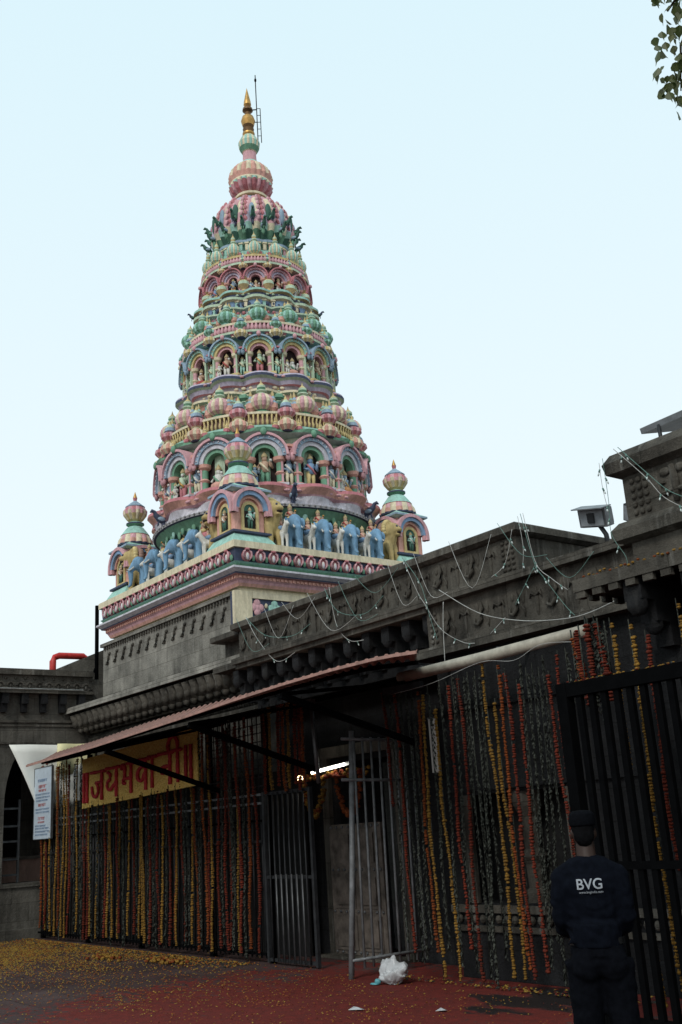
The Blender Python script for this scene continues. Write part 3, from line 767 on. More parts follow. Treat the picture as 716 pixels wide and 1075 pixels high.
for i, y in enumerate((10.95, 11.62, 12.30, 12.95)):
    setout(E0, RX, y, pi / 2 - .25, f'blue elephant statue with rider, {ordinal(i + 1)} from the front lion on the ledge above the parapet', GE, .92 - .015 * i)
for i, y in enumerate((10.66, 11.29, 11.97, 12.64)):
    setout(H0, RX + .14, y, pi / 2 - .1, f'white horse statue with rider, {ordinal(i + 1)} from the front lion on the ledge above the parapet', GH, .90)
for i, x in enumerate((-16.95, -17.75, -18.60, -19.30)):
    setout(E0, x, LY, -.35, f'blue elephant statue, {ordinal(i + 1)} from the front pavilion above the plain stone face', GE, .90 + .01 * i)
for i, x in enumerate((-16.62, -17.36, -18.18, -18.98)):
    setout(H0, x, LY - .14, -.2, f'white horse statue, {ordinal(i + 1)} from the front pavilion above the plain stone face', GH, .88)
setout(L0, RX, 10.48, pi / 2 + .1, 'yellow lion statue with open mouth right of the front corner pavilion', GL, 1.12)
setout(L0, RX, 13.38, pi / 2 + .35, 'yellow lion statue beside the right-hand corner pavilion above the hall roof', GL, 1.05)
setout(L0, -16.42, LY, -.1, 'yellow lion statue just left of the front corner pavilion', GL, 1.1)
setout(L0, -19.86, LY - .05, -.35, 'yellow lion statue in front of the leftmost corner pavilion', GL, 1.15)

# ------------------------------------------------------------------ stone hall under the tower
HO = V((-12, 9.5, 0))
hall = thing('temple_hall', 'dark basalt temple hall with carved parapets and a doorway behind the garlands', 'temple hall', HO)
b = MB(['basalt'])
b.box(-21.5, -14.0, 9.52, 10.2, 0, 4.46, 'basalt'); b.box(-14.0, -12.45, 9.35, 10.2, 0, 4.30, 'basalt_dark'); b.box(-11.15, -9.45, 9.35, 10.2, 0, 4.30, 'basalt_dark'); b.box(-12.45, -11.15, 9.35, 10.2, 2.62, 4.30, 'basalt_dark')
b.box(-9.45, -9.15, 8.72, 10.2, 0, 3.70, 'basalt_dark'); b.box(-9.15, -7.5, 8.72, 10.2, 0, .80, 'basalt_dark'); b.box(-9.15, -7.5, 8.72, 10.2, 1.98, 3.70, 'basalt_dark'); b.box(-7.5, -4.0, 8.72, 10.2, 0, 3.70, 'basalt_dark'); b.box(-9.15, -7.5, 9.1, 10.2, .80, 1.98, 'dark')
b.box(-21.5, -4.0, 10.2, 16.5, 3.7, 4.36, 'basalt_dark')      # roof slab
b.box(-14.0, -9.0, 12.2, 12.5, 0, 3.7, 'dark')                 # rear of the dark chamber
b.box(-21.5, -4.0, 16.2, 16.5, 0, 3.7, 'basalt')
hall_wall = b.build('wall', hall)
# carved band and niche pillar of the right-hand wall
b = MB(['basalt_plain'])
b.box(-9.5, -5.8, 8.66, 8.722, .70, .78); b.box(-9.5, -5.8, 8.68, 8.722, .50, .56)
for i in range(30): b.ball((-9.4 + i * .125, 8.70, .63), (.05, .035, .05), None, 6, 4)
for x in (-9.12, -7.53): b.box(x - .07, x + .07, 8.67, 8.722, .80, 1.98)
b.lathe([(.16, .80), (.16, .9), (.09, .95), (.10, 1.2), (.15, 1.28), (.09, 1.36), (.10, 1.7), (.17, 1.82), (.20, 1.98)], 8, c=(-8.35, 8.92, 0), smooth=False)
b.box(-9.5, -5.8, 8.68, 8.722, 2.02, 2.12, 'basalt_dark'); b.box(-9.5, -5.8, 8.69, 8.722, 2.95, 3.03, 'basalt_dark')
b.build('carved_band', hall)
# eave on the left with hanging lotus brackets
b = MB(['basalt_plain'])
b.add([(-21.5, 8.88, 4.42), (-14.0, 8.88, 4.42), (-14.0, 9.55, 4.56), (-21.5, 9.55, 4.56), (-21.5, 8.90, 4.54), (-14.0, 8.90, 4.54), (-14.0, 9.55, 4.74), (-21.5, 9.55, 4.74)],
      [(3, 2, 1, 0), (4, 5, 6, 7), (0, 1, 5, 4), (1, 2, 6, 5), (2, 3, 7, 6), (3, 0, 4, 7)], 'basalt_pale')
eave = b.build('eave', hall)
b = MB(['basalt_plain'])
for i in range(27):
    x = -21.3 + i * .275
    b = MB(['basalt_plain'])
    b.tube([(x, 9.5, 4.06), (x, 9.28, 4.10), (x, 9.10, 4.22), (x, 9.02, 4.40)], [.05, .10, .12, .12], 6)
    b.ball((x, 9.05, 4.20), (.09, .08, .10), None, 8, 5); b.ball((x, 9.18, 4.07), (.07, .09, .08), None, 6, 4)
    b.build('bracket', eave)
b = MB(['basalt_plain'])
b.box(-21.5, -14.0, 9.36, 9.522, 3.99, 4.05); b.box(-21.5, -14.0, 9.40, 9.522, 3.70, 3.76)
for i in range(92): b.tube([(-21.45 + i * .081, 9.46, 3.97), (-21.45 + i * .081, 9.42, 3.88), (-21.45 + i * .081, 9.46, 3.78)], .026, 5)
b.build('fluted_moulding', eave)

# main parapet, its return and the lower band to the right
b = MB(['basalt_plain'])
b.box(-14.05, -7.9, 8.72, 9.1, 4.38, 4.86); b.box(-8.25, -7.9, 9.1, 14.0, 4.38, 4.86)
b.box(-14.95, -14.05, 9.0, 9.5, 4.5, 4.82)
par = b.build('parapet', hall)
b = MB(['basalt_plain'])
b.rects(-14.05, -7.9, 8.72, 9.1, [(.03, 4.84), (.10, 4.875), (.10, 4.955), (.05, 4.985)])
b.rects(-8.25, -7.9, 9.22, 14, [(.03, 4.842), (.098, 4.877), (.098, 4.953), (.05, 4.983)])
b.rects(-14.95, -14.17, 8.80, 9.5, [(.03, 4.80), (.06, 4.82), (.06, 4.90), (.02, 4.92)])
b.build('coping', par)
b = MB(['basalt_plain'])
b.box(-14.9, -14.05, 8.72, 9.52, 4.28, 4.38); b.box(-14.05, -5.55, 8.56, 9.1, 4.29, 4.375); b.box(-14.02, -5.55, 8.64, 9.1, 4.376, 4.41); b.box(-14.02, -9.45, 8.62, 9.1, 4.22, 4.288)
b.build('ledge', par)
def motif_row(xs, z, hh, y, name, parent, big):
    b = MB(['basalt_plain'])
    for i, x in enumerate(xs):
        if i % 2 == 0:
            b.tube([(x - .02, y, z + hh * .42), (x + .03, y - .025, z + hh * .15), (x + .0, y - .03, z - hh * .12), (x - .06, y - .03, z - hh * .28), (x - .13, y - .025, z - hh * .22), (x - .12, y, z - hh * .05)], [.012, .022, .026, .024, .020, .008], 6)
            b.ball((x + .085, y, z + hh * .18), (.03, .018, .085), None, 7, 5); b.ball((x - .08, y, z + hh * .24), (.03, .016, .055), None, 7, 5); b.tube([(x + .09, y, z - hh * .40), (x + .10, y - .012, z - hh * .2), (x + .05, y - .01, z - hh * .02)], [.008, .016, .010], 5)
        else:
            b.ball((x, y, z - hh * .05), (.032, .022, hh * .42), None, 8, 6)
            for sx in (-1, 1): b.tube([(x, y - .01, z + hh * .1), (x + sx * .07, y - .02, z + hh * .22), (x + sx * .09, y - .02, z + hh * .05)], [.012, .02, .008], 5)
    return b.build(name, parent)
motif_row([-13.85 + i * .29 for i in range(20)], 4.63, .40, 8.72, 'carved_frieze', par, 1)
b = MB(['basalt_plain'])
for r in range(6):
    for q in range(3): b.ball((-8.12 + q * .075, 8.715, 4.46 + r * .065), (.03, .025, .026), None, 6, 4)
for x in (-11.95, -9.7): b.box(x - .05, x + .05, 8.69, 8.722, 4.41, 4.84)
b.build('beaded_panel', par)
b = MB(['basalt_plain'])
b.box(-9.5, -5.6, 8.68, 9.1, 3.72, 4.288); b.box(-9.72, -5.6, 8.54, 9.1, 3.64, 3.73); b.box(-9.62, -5.6, 8.60, 9.1, 3.731, 3.77)
band = b.build('lower_band', hall)
motif_row([-9.1 + i * .29 for i in range(12)], 4.02, .40, 8.68, 'carved_frieze', band, 1)
b = MB(['basalt_plain'])
for r in range(6):
    for q in range(2): b.ball((-9.42 + q * .08, 8.675, 3.84 + r * .07), (.03, .025, .028), None, 6, 4)
b.build('beaded_panel', band)
# corbels over the doorway
b = MB(['basalt_dark'])
for i in range(12):
    x = -14.15 + i * .42
    b = MB(['basalt_dark'])
    b.box(x - .07, x + .07, 8.95, 9.36, 3.72, 3.86); b.box(x - .075, x + .075, 8.82, 9.36, 3.861, 4.02); b.box(x - .08, x + .08, 8.70, 9.36, 4.021, 4.219)
    b.ball((x, 8.74, 4.05), (.09, .07, .11), None, 8, 5); b.ball((x, 8.86, 3.86), (.08, .07, .09), None, 8, 5)
    b.build('corbel', hall)
b = MB(['basalt_dark']); b.box(-14.0, -9.45, 9.0, 9.36, 3.60, 3.719); b.build('corbel_ledge', hall)
# door leaf and its frame
b = MB(['wood'])
b.box(-12.60, -11.42, 9.24, 9.30, .04, 1.76); door = b.build('door', hall)
for z0, z1 in ((.10, .55), (.64, 1.10), (1.19, 1.68)):
    for x0, x1 in ((-12.52, -12.05), (-11.97, -11.50)):
        b = MB(['wood'])
        b.rects(x0 + .06, x1 - .06, 9.2, 9.21, [(0, z0 + .05, 'wood'), (0, z1 - .05, 'wood')]); b.box(x0, x1, 9.222, 9.24, z0, z1, 'wood')
        b.build('panel', door)
b = MB(['steel'])
for z in (.07, .595, 1.145, 1.72):
    for i in range(9): b.ball((-12.55 + i * .135, 9.238, z), .022, 'steel', 6, 4)
b.build('rivets', door)
b = MB(['basalt_plain'])
b.box(-12.78, -12.62, 9.28, 9.36, 0, 2.7); b.box(-11.12, -10.96, 9.28, 9.36, 0, 2.7); b.box(-12.80, -10.94, 9.26, 9.36, 2.7, 2.86); b.box(-12.7, -11.0, 9.05, 9.4, 0, .04)
b.build('door_frame', hall)

# ------------------------------------------------------------------ entrance block at the right
EB = V((-4.5, 8.2, 0))
blk = thing('entrance_block', 'dark stone entrance block with heavy coping and bracketed eave at the right edge', 'entrance building', EB)
b = MB(['basalt_plain'])
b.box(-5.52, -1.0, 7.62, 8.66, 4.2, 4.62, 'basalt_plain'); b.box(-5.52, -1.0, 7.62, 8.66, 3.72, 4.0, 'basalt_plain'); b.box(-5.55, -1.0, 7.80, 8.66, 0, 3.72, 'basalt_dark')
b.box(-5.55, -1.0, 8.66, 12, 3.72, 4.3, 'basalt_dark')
b.build('wall', blk)
b = MB(['basalt_plain'])
b.rects(-5.52, -1.0, 7.62, 8.60, [(.0, 4.62), (.10, 4.66), (.12, 4.76), (.06, 4.85)])
b.build('coping', blk)
b = MB(['basalt_plain'])
b.rects(-5.56, -1.0, 7.62, 8.64, [(.02, 4.0), (.10, 4.03), (.10, 4.13), (.04, 4.20)])
b.build('ledge', blk)
b = MB(['basalt_plain'])
b.add([(-5.88, 7.16, 3.58), (-1, 7.16, 3.58), (-1, 7.62, 3.66), (-5.52, 7.62, 3.66), (-5.88, 7.16, 3.69), (-1, 7.16, 3.69), (-1, 7.62, 3.76), (-5.52, 7.62, 3.76), (-5.88, 8.52, 3.58), (-5.52, 8.52, 3.66), (-5.88, 8.52, 3.69), (-5.52, 8.52, 3.76)],
      [(3, 2, 1, 0), (4, 5, 6, 7), (0, 1, 5, 4), (1, 2, 6, 5), (0, 4, 10, 8), (0, 8, 9, 3), (4, 7, 11, 10), (8, 10, 11, 9)])
for i in range(26): b.box(-5.86 + i * .18, -5.76 + i * .18, 7.17, 7.22, 3.52, 3.585)
for i in range(7): b.box(-5.895, -5.85, 7.2 + i * .18, 7.3 + i * .18, 3.53, 3.585)
b.build('eave', blk)
for i in range(8):
    x = -5.30 + i * .58
    b = MB(['basalt_dark'])
    b.box(x - .09, x + .09, 7.22, 7.80, 3.40, 3.578); b.box(x - .085, x + .085, 7.40, 7.80, 3.22, 3.40); b.box(x - .08, x + .08, 7.58, 7.80, 3.02, 3.22)
    b.ball((x, 7.27, 3.36), (.10, .09, .10), None, 8, 5); b.ball((x, 7.46, 3.20), (.09, .08, .09), None, 8, 5)
    b.build('corbel', blk)
b = MB(['basalt_plain'])
for r in range(5):
    for q in range(3): b.ball((-5.42 + q * .07, 7.615, 4.26 + r * .075), (.03, .02, .03), None, 6, 4)
for i in range(5):
    x = -4.98 + i * .62
    b.tube([(x, 7.615, 4.25), (x + .02, 7.60, 4.42), (x, 7.61, 4.58)], [.03, .04, .03], 6)
    for sx in (-1, 1):
        b.tube([(x, 7.61, 4.36), (x + sx * .12, 7.595, 4.34), (x + sx * .15, 7.595, 4.43), (x + sx * .09, 7.61, 4.45)], [.02, .03, .025, .012], 6)
        b.ball((x + sx * .08, 7.61, 4.54), (.06, .025, .04), None, 7, 5)
b.build('carved_frieze', blk)
b = MB(['basalt_dark'])
b.box(-5.5, -5.1, 7.68, 7.80, 0, 3.02); b.build('pilaster', blk)

# ------------------------------------------------------------------ wing on the left
WO = V((-21.5, 6, 0))
wing = thing('side_wing', 'dark stone courtyard wing with scalloped frieze and open arch on the far left', 'courtyard wing', WO)
WX = -21.5
b = MB(['basalt_wing'])
b.box(-26, WX, -3, 9.52, 4.30, 5.30, 'basalt_wing'); b.box(-22.1, WX, -3, 9.52, 3.79, 4.30, 'basalt_wing')
b.box(-22.1, WX, 9.30, 9.52, 0, 3.79, 'basalt_wing'); b.box(-22.1, WX + .0, 5.2, 7.62, 0, 3.79, 'basalt_wing'); b.box(-22.1, WX, -3, 2.2, 0, 3.79, 'basalt_wing')
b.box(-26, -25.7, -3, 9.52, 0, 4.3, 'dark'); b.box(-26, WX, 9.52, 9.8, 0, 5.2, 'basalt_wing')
b.build('wall', wing)
b = MB(['basalt_wing'])                                        # arch haunch beside the pier
vs = []; k = 8; pts = [(7.62, 3.79)] + [(7.62 + .55 * (1 - cos(pi / 2 * i / k)) , 2.55 + 1.24 * sin(pi / 2 * i / k)) for i in range(k + 1)]
for y, z in pts: vs.append((WX - .002, y, z))
for y, z in pts: vs.append((-22.1, y, z))
nn = len(pts)
b.add(vs, [tuple(range(nn)), tuple(range(2 * nn - 1, nn - 1, -1))] + [(i, (i + 1) % nn, nn + (i + 1) % nn, nn + i) for i in range(nn)])
b.build('arch_haunch', wing)
b = MB(['basalt_wing'])
b.box(-22.3, WX + .02, 2.2, 9.3, 0, .98); b.box(-22.3, WX + .06, 2.2, 9.3, .981, 1.06); b.box(-22.3, WX + .18, 2.2, 9.3, 0, .20)
b.build('plinth', wing)
b = MB(['basalt_plain'])
b.box(WX, WX + .10, -3, 9.50, 5.24, 5.34); b.box(WX, WX + .06, -3, 9.50, 5.341, 5.37); b.box(WX, WX + .20, -3, 9.50, 4.84, 4.90); b.box(WX, WX + .05, -3, 9.50, 4.24, 4.29); b.box(WX, WX + .03, -3, 9.50, 4.16, 4.20); b.box(WX, WX + .04, -3, 9.5, 3.80, 3.84)
b.build('moulding', wing)
b = MB(['basalt_plain'])
y = 2.0
while y < 9.4:
    b.T = Matrix.Translation((WX, y, 0)) @ Matrix.Rotation(pi / 2, 4, 'Z')
    b.ring(0, 5.02, .055, .085, -.04, .01, None, 6); b.ball((0, -.01, 5.0), (.03, .03, .05), None, 6, 4); b.ball((.105, -.01, 5.17), (.035, .025, .035), None, 6, 4); b.ring(.105, 4.92, .05, .075, -.03, .01, None, 5)
    b.T = None; y += .21
b.build('scalloped_frieze', wing)
b = MB(['basalt_dark'])
y = 2.0
while y < 9.4:
    b = MB(['basalt_dark']); b.box(WX, WX + .16, y, y + .14, 4.62, 4.84); b.box(WX, WX + .10, y + .01, y + .13, 4.45, 4.62); y += .42
    b.build('bracket', wing)
b = MB(['wire']); b.tube([(WX + .22, -3, 4.91), (WX + .22, 9.2, 4.92)], .018, 6); b.build('conduit', wing)
b = MB(['basalt_wing']); pr_ = [(9.12, 5.30), (10.5, 5.30), (10.5, 6.12), (10.35, 6.12), (9.12, 5.58)]
b.add([(-22.28, y, z) for y, z in pr_] + [(-24.5, y, z) for y, z in pr_], [(0, 1, 2, 3, 4), (9, 8, 7, 6, 5), (0, 5, 6, 1), (1, 6, 7, 2), (2, 7, 8, 3), (3, 8, 9, 4), (4, 9, 5, 0)], 'basalt_wing'); b.build('sloping_roof', wing)

def single(mb, name, label, cat, loc, group=None):
    return tag(mb.build(name, loc=loc), label, cat, group)
b = MB(['redpipe']); b.tube([(-22.4, 8.95, 5.2), (-22.4, 8.95, 5.72), (-22.4, 9.0, 5.82), (-22.4, 9.1, 5.86), (-22.4, 9.68, 5.87), (-22.4, 9.74, 5.84), (-22.4, 9.75, 5.3)], .075, 10)
single(b, 'red_pipe', 'bright red bent pipe on the roof of the left wing', 'pipe', (-22.4, 8.95, 5.2))
b = MB(['iron']); b.tube([(-21.82, 9.75, 5.1), (-21.82, 9.75, 6.95)], .045, 8); b.box(-21.94, -21.7, 9.63, 9.87, 5.14, 5.20, 'iron'); b.tube([(-21.82, 9.6, 5.2), (-21.82, 9.75, 5.6)], .02, 6)
single(b, 'roof_pole', 'dark upright pole standing on the roof beside the tower base', 'pole', (-21.82, 9.75, 5.1))

# tarpaulins under the lintel
def sheet(name, fn, nu, nv, m, thick, nrm):
    b = MB([m]); nrm = V(nrm); vs = []
    for s_ in (0, 1):
        for i in range(nu + 1):
            for j in range(nv + 1): vs.append(V(fn(i / nu, j / nv)) + nrm * thick * s_)
    fs = []; W = (nu + 1) * (nv + 1); id_ = lambda s_, i, j: s_ * W + i * (nv + 1) + j
    for i in range(nu):
        for j in range(nv):
            fs.append((id_(0, i, j), id_(0, i, j + 1), id_(0, i + 1, j + 1), id_(0, i + 1, j))); fs.append((id_(1, i, j), id_(1, i + 1, j), id_(1, i + 1, j + 1), id_(1, i, j + 1)))
    for i in range(nu):
        fs.append((id_(0, i, 0), id_(0, i + 1, 0), id_(1, i + 1, 0), id_(1, i, 0))); fs.append((id_(0, i, nv), id_(1, i, nv), id_(1, i + 1, nv), id_(0, i + 1, nv)))
    for j in range(nv):
        fs.append((id_(0, 0, j), id_(1, 0, j), id_(1, 0, j + 1), id_(0, 0, j + 1))); fs.append((id_(0, nu, j), id_(0, nu, j + 1), id_(1, nu, j + 1), id_(1, nu, j)))
    b.add(vs, fs, m, True); return b
def tarpfn(u, v):
    yl = 7.62 + .58 * v; yr = 9.28
    return (-21.33 + .05 * sin(u * 7 + v * 3) + .10 * v, yl + (yr - yl) * u, 3.77 - 1.26 * v - .04 * sin(u * pi) * v)
single(sheet('tarpaulin', tarpfn, 12, 8, 'tarp', .01, (1, 0, 0)), 'white_tarpaulin', 'white slanting tarpaulin hung under the lintel of the left wing', 'tarpaulin', (-21.33, 8.3, 3.7))
single(sheet('y', lambda u, v: (-21.24 + .03 * sin(u * 9), 8.62 + .84 * u, 3.78 - .62 * v), 8, 4, 'tarpy', .01, (1, 0, 0)), 'yellow_tarpaulin', 'pale yellow tarpaulin strip hung right of the white tarpaulin', 'tarpaulin', (-21.24, 9.0, 3.78))
r = thing('steel_rack', 'pale metal ladder-like rack standing in the dark arch at far left', 'rack', (-21.9, 7.75, 1.07))
b = MB(['steel']);
for y in (7.66, 8.02): b.box(-21.80, -21.75, y, y + .04, 1.07, 2.70)
b.build('upright', r)
b = MB(['steel'])
for z in (1.2, 1.5, 1.85, 2.15, 2.5): b.box(-21.80, -21.75, 7.70, 8.02, z, z + .04)
b.build('rung', r)
c = thing('counter', 'low brown wooden counter on the plinth inside the dark arch', 'counter', (-22.8, 8.6, .98))
b = MB(['brown']); b.box(-23.2, -22.6, 8.02, 9.28, 0.0, 1.50, 'brown'); b.build('front_panel', c)
b = MB(['brown']); b.box(-23.25, -22.55, 8.0, 9.29, 1.50, 1.56, 'wood'); b.build('top', c)

# ------------------------------------------------------------------ barricade fence
FY = 8.30
fence = thing('barricade_fence', 'dark iron barricade fence with upright bars and mesh below the awning', 'fence', (-17, FY, 0))
for x in (-21.2, -19.05, -16.9, -14.52, -12.9):
    b = MB(['iron']); b.box(x - .04, x + .04, FY + .05, FY + .13, 0, 3.36 if x > -21 else 3.2); b.build('post', fence)
for z, m in ((.12, 'iron'), (1.60, 'steel_dark'), (1.88, 'iron'), (2.12, 'galv'), (2.24, 'galv')):
    b = MB([m]); yf = FY - .03; b.box(-21.2, -12.9, yf, yf + .035, z - .016, z + .016); b.build('rail', fence)
b = MB(['iron']); x = -21.1; i = 0
bars = []
proto = None
while x < -12.95:
    if proto is None:
        b = MB(['steel_dark']); b.tube([(x, FY + .03, .06), (x, FY + .03, 2.24)], .016, 6); proto = b.build('bar', fence); x0p = x
    else: dup(proto, fence, loc=(x - x0p, 0, 0))
    x += .125
b = MB(['steel_dark'])
for i in range(14): b.tube([(-14.5 + i * .125, FY + .02, 2.26), (-14.5 + i * .125, FY + .02, 3.40)], .009, 5)
for i in range(9): b.tube([(-14.5, FY + .02, 2.36 + i * .125), (-12.9, FY + .02, 2.36 + i * .125)], .009, 5)
b.build('wire_mesh', fence)
b = MB(['iron']); b.box(-21.2, -9.2, FY + .05, FY + .13, 3.37, 3.45); b.build('top_beam', fence)
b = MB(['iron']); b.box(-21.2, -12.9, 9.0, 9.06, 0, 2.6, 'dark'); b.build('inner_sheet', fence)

gl = thing('barred_gate', 'closed dark barred gate leaf in the fence left of the doorway', 'gate', (-12.28, FY, 0))
b = MB(['steel_dark'])
for x in (-12.84, -11.70): b.box(x - .025, x + .025, FY - .03, FY + .02, .02, 2.27)
for z in (.06, 1.12, 2.24): b.box(-12.82, -11.72, FY - .02, FY + .015, z - .02, z + .02)
b.build('gate_frame', gl)
for i in range(8):
    b = MB(['steel_dark']); x = -12.70 + i * .125; b.tube([(x, FY - .035, .04), (x, FY - .035, 2.25)], .012, 6); b.build('bar', gl)
for i in range(6):
    b = MB(['steel']); x = -12.52 + i * .125; b.tube([(x, FY - .06, .04), (x, FY - .06, 1.16)], .010, 6); b.build('short_bar', gl)

gi = thing('open_barred_gate', 'grey barred gate leaf standing open in front of the pale door', 'gate', (-10.54, 7.96, 0))
b = MB(['galv']); b.tube([(-10.56, 7.95, 0), (-10.56, 8.06, 1.2), (-10.58, 8.20, 2.88)], .035, 8); b.build('hinge_post', gi)
b = MB(['galv'])
for y, z in ((8.0, 2.78), (7.97, 2.28), (7.96, .20)):
    b = MB(['galv']); b.tube([(-10.54, y, z), (-10.50, 9.15, z - .03 if z > 1 else z)], .02, 6); b.build('gate_rail', gi)
for i in range(8):
    b = MB(['galv']); y = 8.14 + i * .135; b.tube([(-10.535 + i * .004, y, .10), (-10.535 + i * .004, y + .05, 2.80)], .016, 6); b.build('bar', gi)

# pale leaning post
b = MB(['steel']); b.tube([(-11.60, FY + .02, 3.40), (-11.49, FY, 2.30)], .03, 8); b.box(-11.68, -11.52, FY - .04, FY + .04, 3.36, 3.42, 'steel')
single(b, 'leaning_post', 'pale grey slanting post under the awning beside the lit tube', 'post', (-11.6, FY, 2.3))

# ------------------------------------------------------------------ awning
aw = thing('awning', 'long sloping faded red corrugated awning over the garlanded fence', 'awning', (-13, 7.5, 3.2))
def lerp_list(pts, x):
    for (xa, za), (xb, zb_) in zip(pts, pts[1:]):
        if x <= xb: return za + (zb_ - za) * max(0, (x - xa)) / (xb - xa)
    return pts[-1][1]
AF = [(-16.9, 2.92), (-16.5, 2.93), (-14.2, 2.975), (-12.7, 3.03), (-11.4, 3.08), (-10.3, 3.13), (-9.3, 3.165), (-8.4, 3.18), (-7.6, 3.175), (-7.1, 3.14)]
AB = [(-21.45, 3.56), (-19.5, 3.60), (-17.4, 3.69), (-15.65, 3.74), (-14.1, 3.75), (-12.0, 3.75), (-11.3, 3.75), (-10.5, 3.73), (-9.8, 3.64)]
def awz(u, v):                                                    # u along, v from front to back
    xf = -16.85 + u * 9.75; xb = -21.45 + u * 11.65
    zf, zb_ = lerp_list(AF, xf) + .085, lerp_list(AB, xb) + .06
    return (xf + (xb - xf) * v, 6.33 + 2.37 * v, zf + (zb_ - zf) * v - .03 * sin(pi * v))
b = MB(['sheet']); nu, nv = 252, 10; vs = []
for s_ in (0, 1):
    for i in range(nu + 1):
        for j in range(nv + 1):
            p = V(awz(i / nu, j / nv)); p.z += .022 * sin(i * pi / 2 + .8) - s_ * .010; vs.append(p)
W = (nu + 1) * (nv + 1); fs = []
for i in range(nu):
    for j in range(nv):
        a, b2, c2, d2 = i * (nv + 1) + j, i * (nv + 1) + j + 1, (i + 1) * (nv + 1) + j + 1, (i + 1) * (nv + 1) + j
        fs.append((d2, c2, b2, a)); fs.append((W + a, W + b2, W + c2, W + d2))
for i in range(nu):
    a, d2 = i * (nv + 1), (i + 1) * (nv + 1); fs.append((a, W + a, W + d2, d2)); fs.append((a + nv, d2 + nv, W + d2 + nv, W + a + nv))
for j in range(nv):
    fs.append((j, j + 1, W + j + 1, W + j)); e = nu * (nv + 1); fs.append((e + j, W + e + j, W + e + j + 1, e + j + 1))
b.add(vs, fs, 'sheet'); b.build('corrugated_sheet', aw)
b = MB(['sheet'])
pts = [V(awz(i / 30, 0)) for i in range(31)]
for p, q in zip(pts, pts[1:]): b.bar(p + V((0, -.012, -.012)), q + V((0.002, -.012, -.012)), .012, .030, 'sheet')
b.build('edge_trim', aw)
b = MB(['iron'])
for v in (.45, .95):
    b = MB(['iron'])
    for i in range(12):
        p, q = V(awz(i / 12, v)), V(awz((i + 1) / 12, v)); b.bar(p - V((0, 0, .05)), q - V((0, 0, .05)), .04, .04, 'iron')
    b.build('purlin', aw)
for x, z0, z1 in ((-14.01, 2.34, 2.97), (-11.57, 2.48, 3.06), (-9.48, 2.62, 3.14)):
    b = MB(['iron']); b.bar((x, FY + .02, z0), (x, 6.40, z1), .05, .07, 'iron'); b.bar((x, FY + .02, 3.35), (x, 6.45, z1 + .02), .04, .04, 'iron'); b.build('strut', aw)

# ------------------------------------------------------------------ banner with lettering
BY = 8.20
BO = V((-16.75, BY, 2.4))
ban = thing('flower_banner', 'yellow flower-mat banner with red Devanagari lettering hung on the fence under the awning', 'banner', BO)
bz0 = lambda x: 2.36 + (x + 18.91) * .030
bz1 = lambda x: 3.26 + (x + 18.91) * .026
b = MB(['banner']); xs = (-18.96, -14.56)
b.add([(xs[0], BY, bz0(xs[0])), (xs[1], BY, bz0(xs[1])), (xs[1], BY, bz1(xs[1])), (xs[0], BY, bz1(xs[0])), (xs[0], BY + .05, bz0(xs[0])), (xs[1], BY + .05, bz0(xs[1])), (xs[1], BY + .05, bz1(xs[1])), (xs[0], BY + .05, bz1(xs[0]))],
      [(0, 1, 2, 3), (7, 6, 5, 4), (0, 4, 5, 1), (1, 5, 6, 2), (2, 6, 7, 3), (3, 7, 4, 0)]); b.build('flower_mat', ban)
M['redflower'] = flower('red_flower_tinsel', (.42, .03, .04), (.60, .07, .08)); F['redflower'] = M['redflower']
def stroke(b, pts, x0, x1, zb, zt, r=.030):
    q = []
    for (u, v) in pts: q.append(V((x0 + (x1 - x0) * u, BY - .03, zb + (zt - zb) * v)))
    fine = []
    for i in range(len(q) - 1):                              # Catmull-Rom
        p0, p1, p2, p3 = q[max(i - 1, 0)], q[i], q[i + 1], q[min(i + 2, len(q) - 1)]
        nseg = max(2, int((p2 - p1).length / .035))
        for k in range(nseg):
            t = k / nseg
            fine.append(.5 * ((2 * p1) + (p2 - p0) * t + (2 * p0 - 5 * p1 + 4 * p2 - p3) * t * t + (3 * p1 - p0 - 3 * p2 + p3) * t ** 3) if len(q) > 2 else p1.lerp(p2, t))
    fine.append(q[-1])
    b.tube(fine, [r * (.82 + .36 * rnd.random()) for _ in fine], 7, 'redflower')
GLY = dict(
    ja=[[(-.02, 1), (1.02, 1)], [(.78, 1), (.78, -.1)], [(.06, .46), (.14, .16), (.34, .04), (.52, .2), (.50, .44), (.38, .58)], [(.38, .58), (.78, .60)]],
    ya=[[(-.02, 1), (1.02, 1)], [(.78, 1), (.78, -.1)], [(.12, .86), (.32, .78), (.30, .58), (.12, .48), (.14, .26), (.36, .20), (.78, .50)]],
    bha=[[(.42, 1), (1.04, 1)], [(.76, 1), (.76, -.1)], [(.02, .80), (.10, .98), (.26, .92), (.28, .66), (.26, .42)], [(.30, .30), (.18, .30), (.16, .42), (.28, .46), (.76, .46)]],
    va=[[(-.02, 1), (1.02, 1)], [(.78, 1), (.78, -.1)], [(.78, .72), (.44, .74), (.16, .54), (.24, .28), (.50, .26), (.66, .44), (.78, .56)]],
    aa=[[(-.02, 1), (1.02, 1)], [(.45, 1), (.45, -.1)]],
    na=[[(-.02, 1), (1.02, 1)], [(.80, 1), (.80, -.1)], [(.80, .54), (.36, .54)], [(.36, .54), (.20, .48), (.24, .32), (.40, .36), (.36, .54)]],
    ii=[[(-.02, 1), (1.02, 1)], [(.55, 1), (.55, -.1)], [(.55, 1), (.52, 1.30), (.20, 1.48), (-.30, 1.44), (-.52, 1.20), (-.42, 1.0)]],
    danda=[[(.25, 1.08), (.25, -.12)], [(.80, 1.08), (.80, -.12)]])
def zb(x): return 2.50 + (x + 18.9) * .034
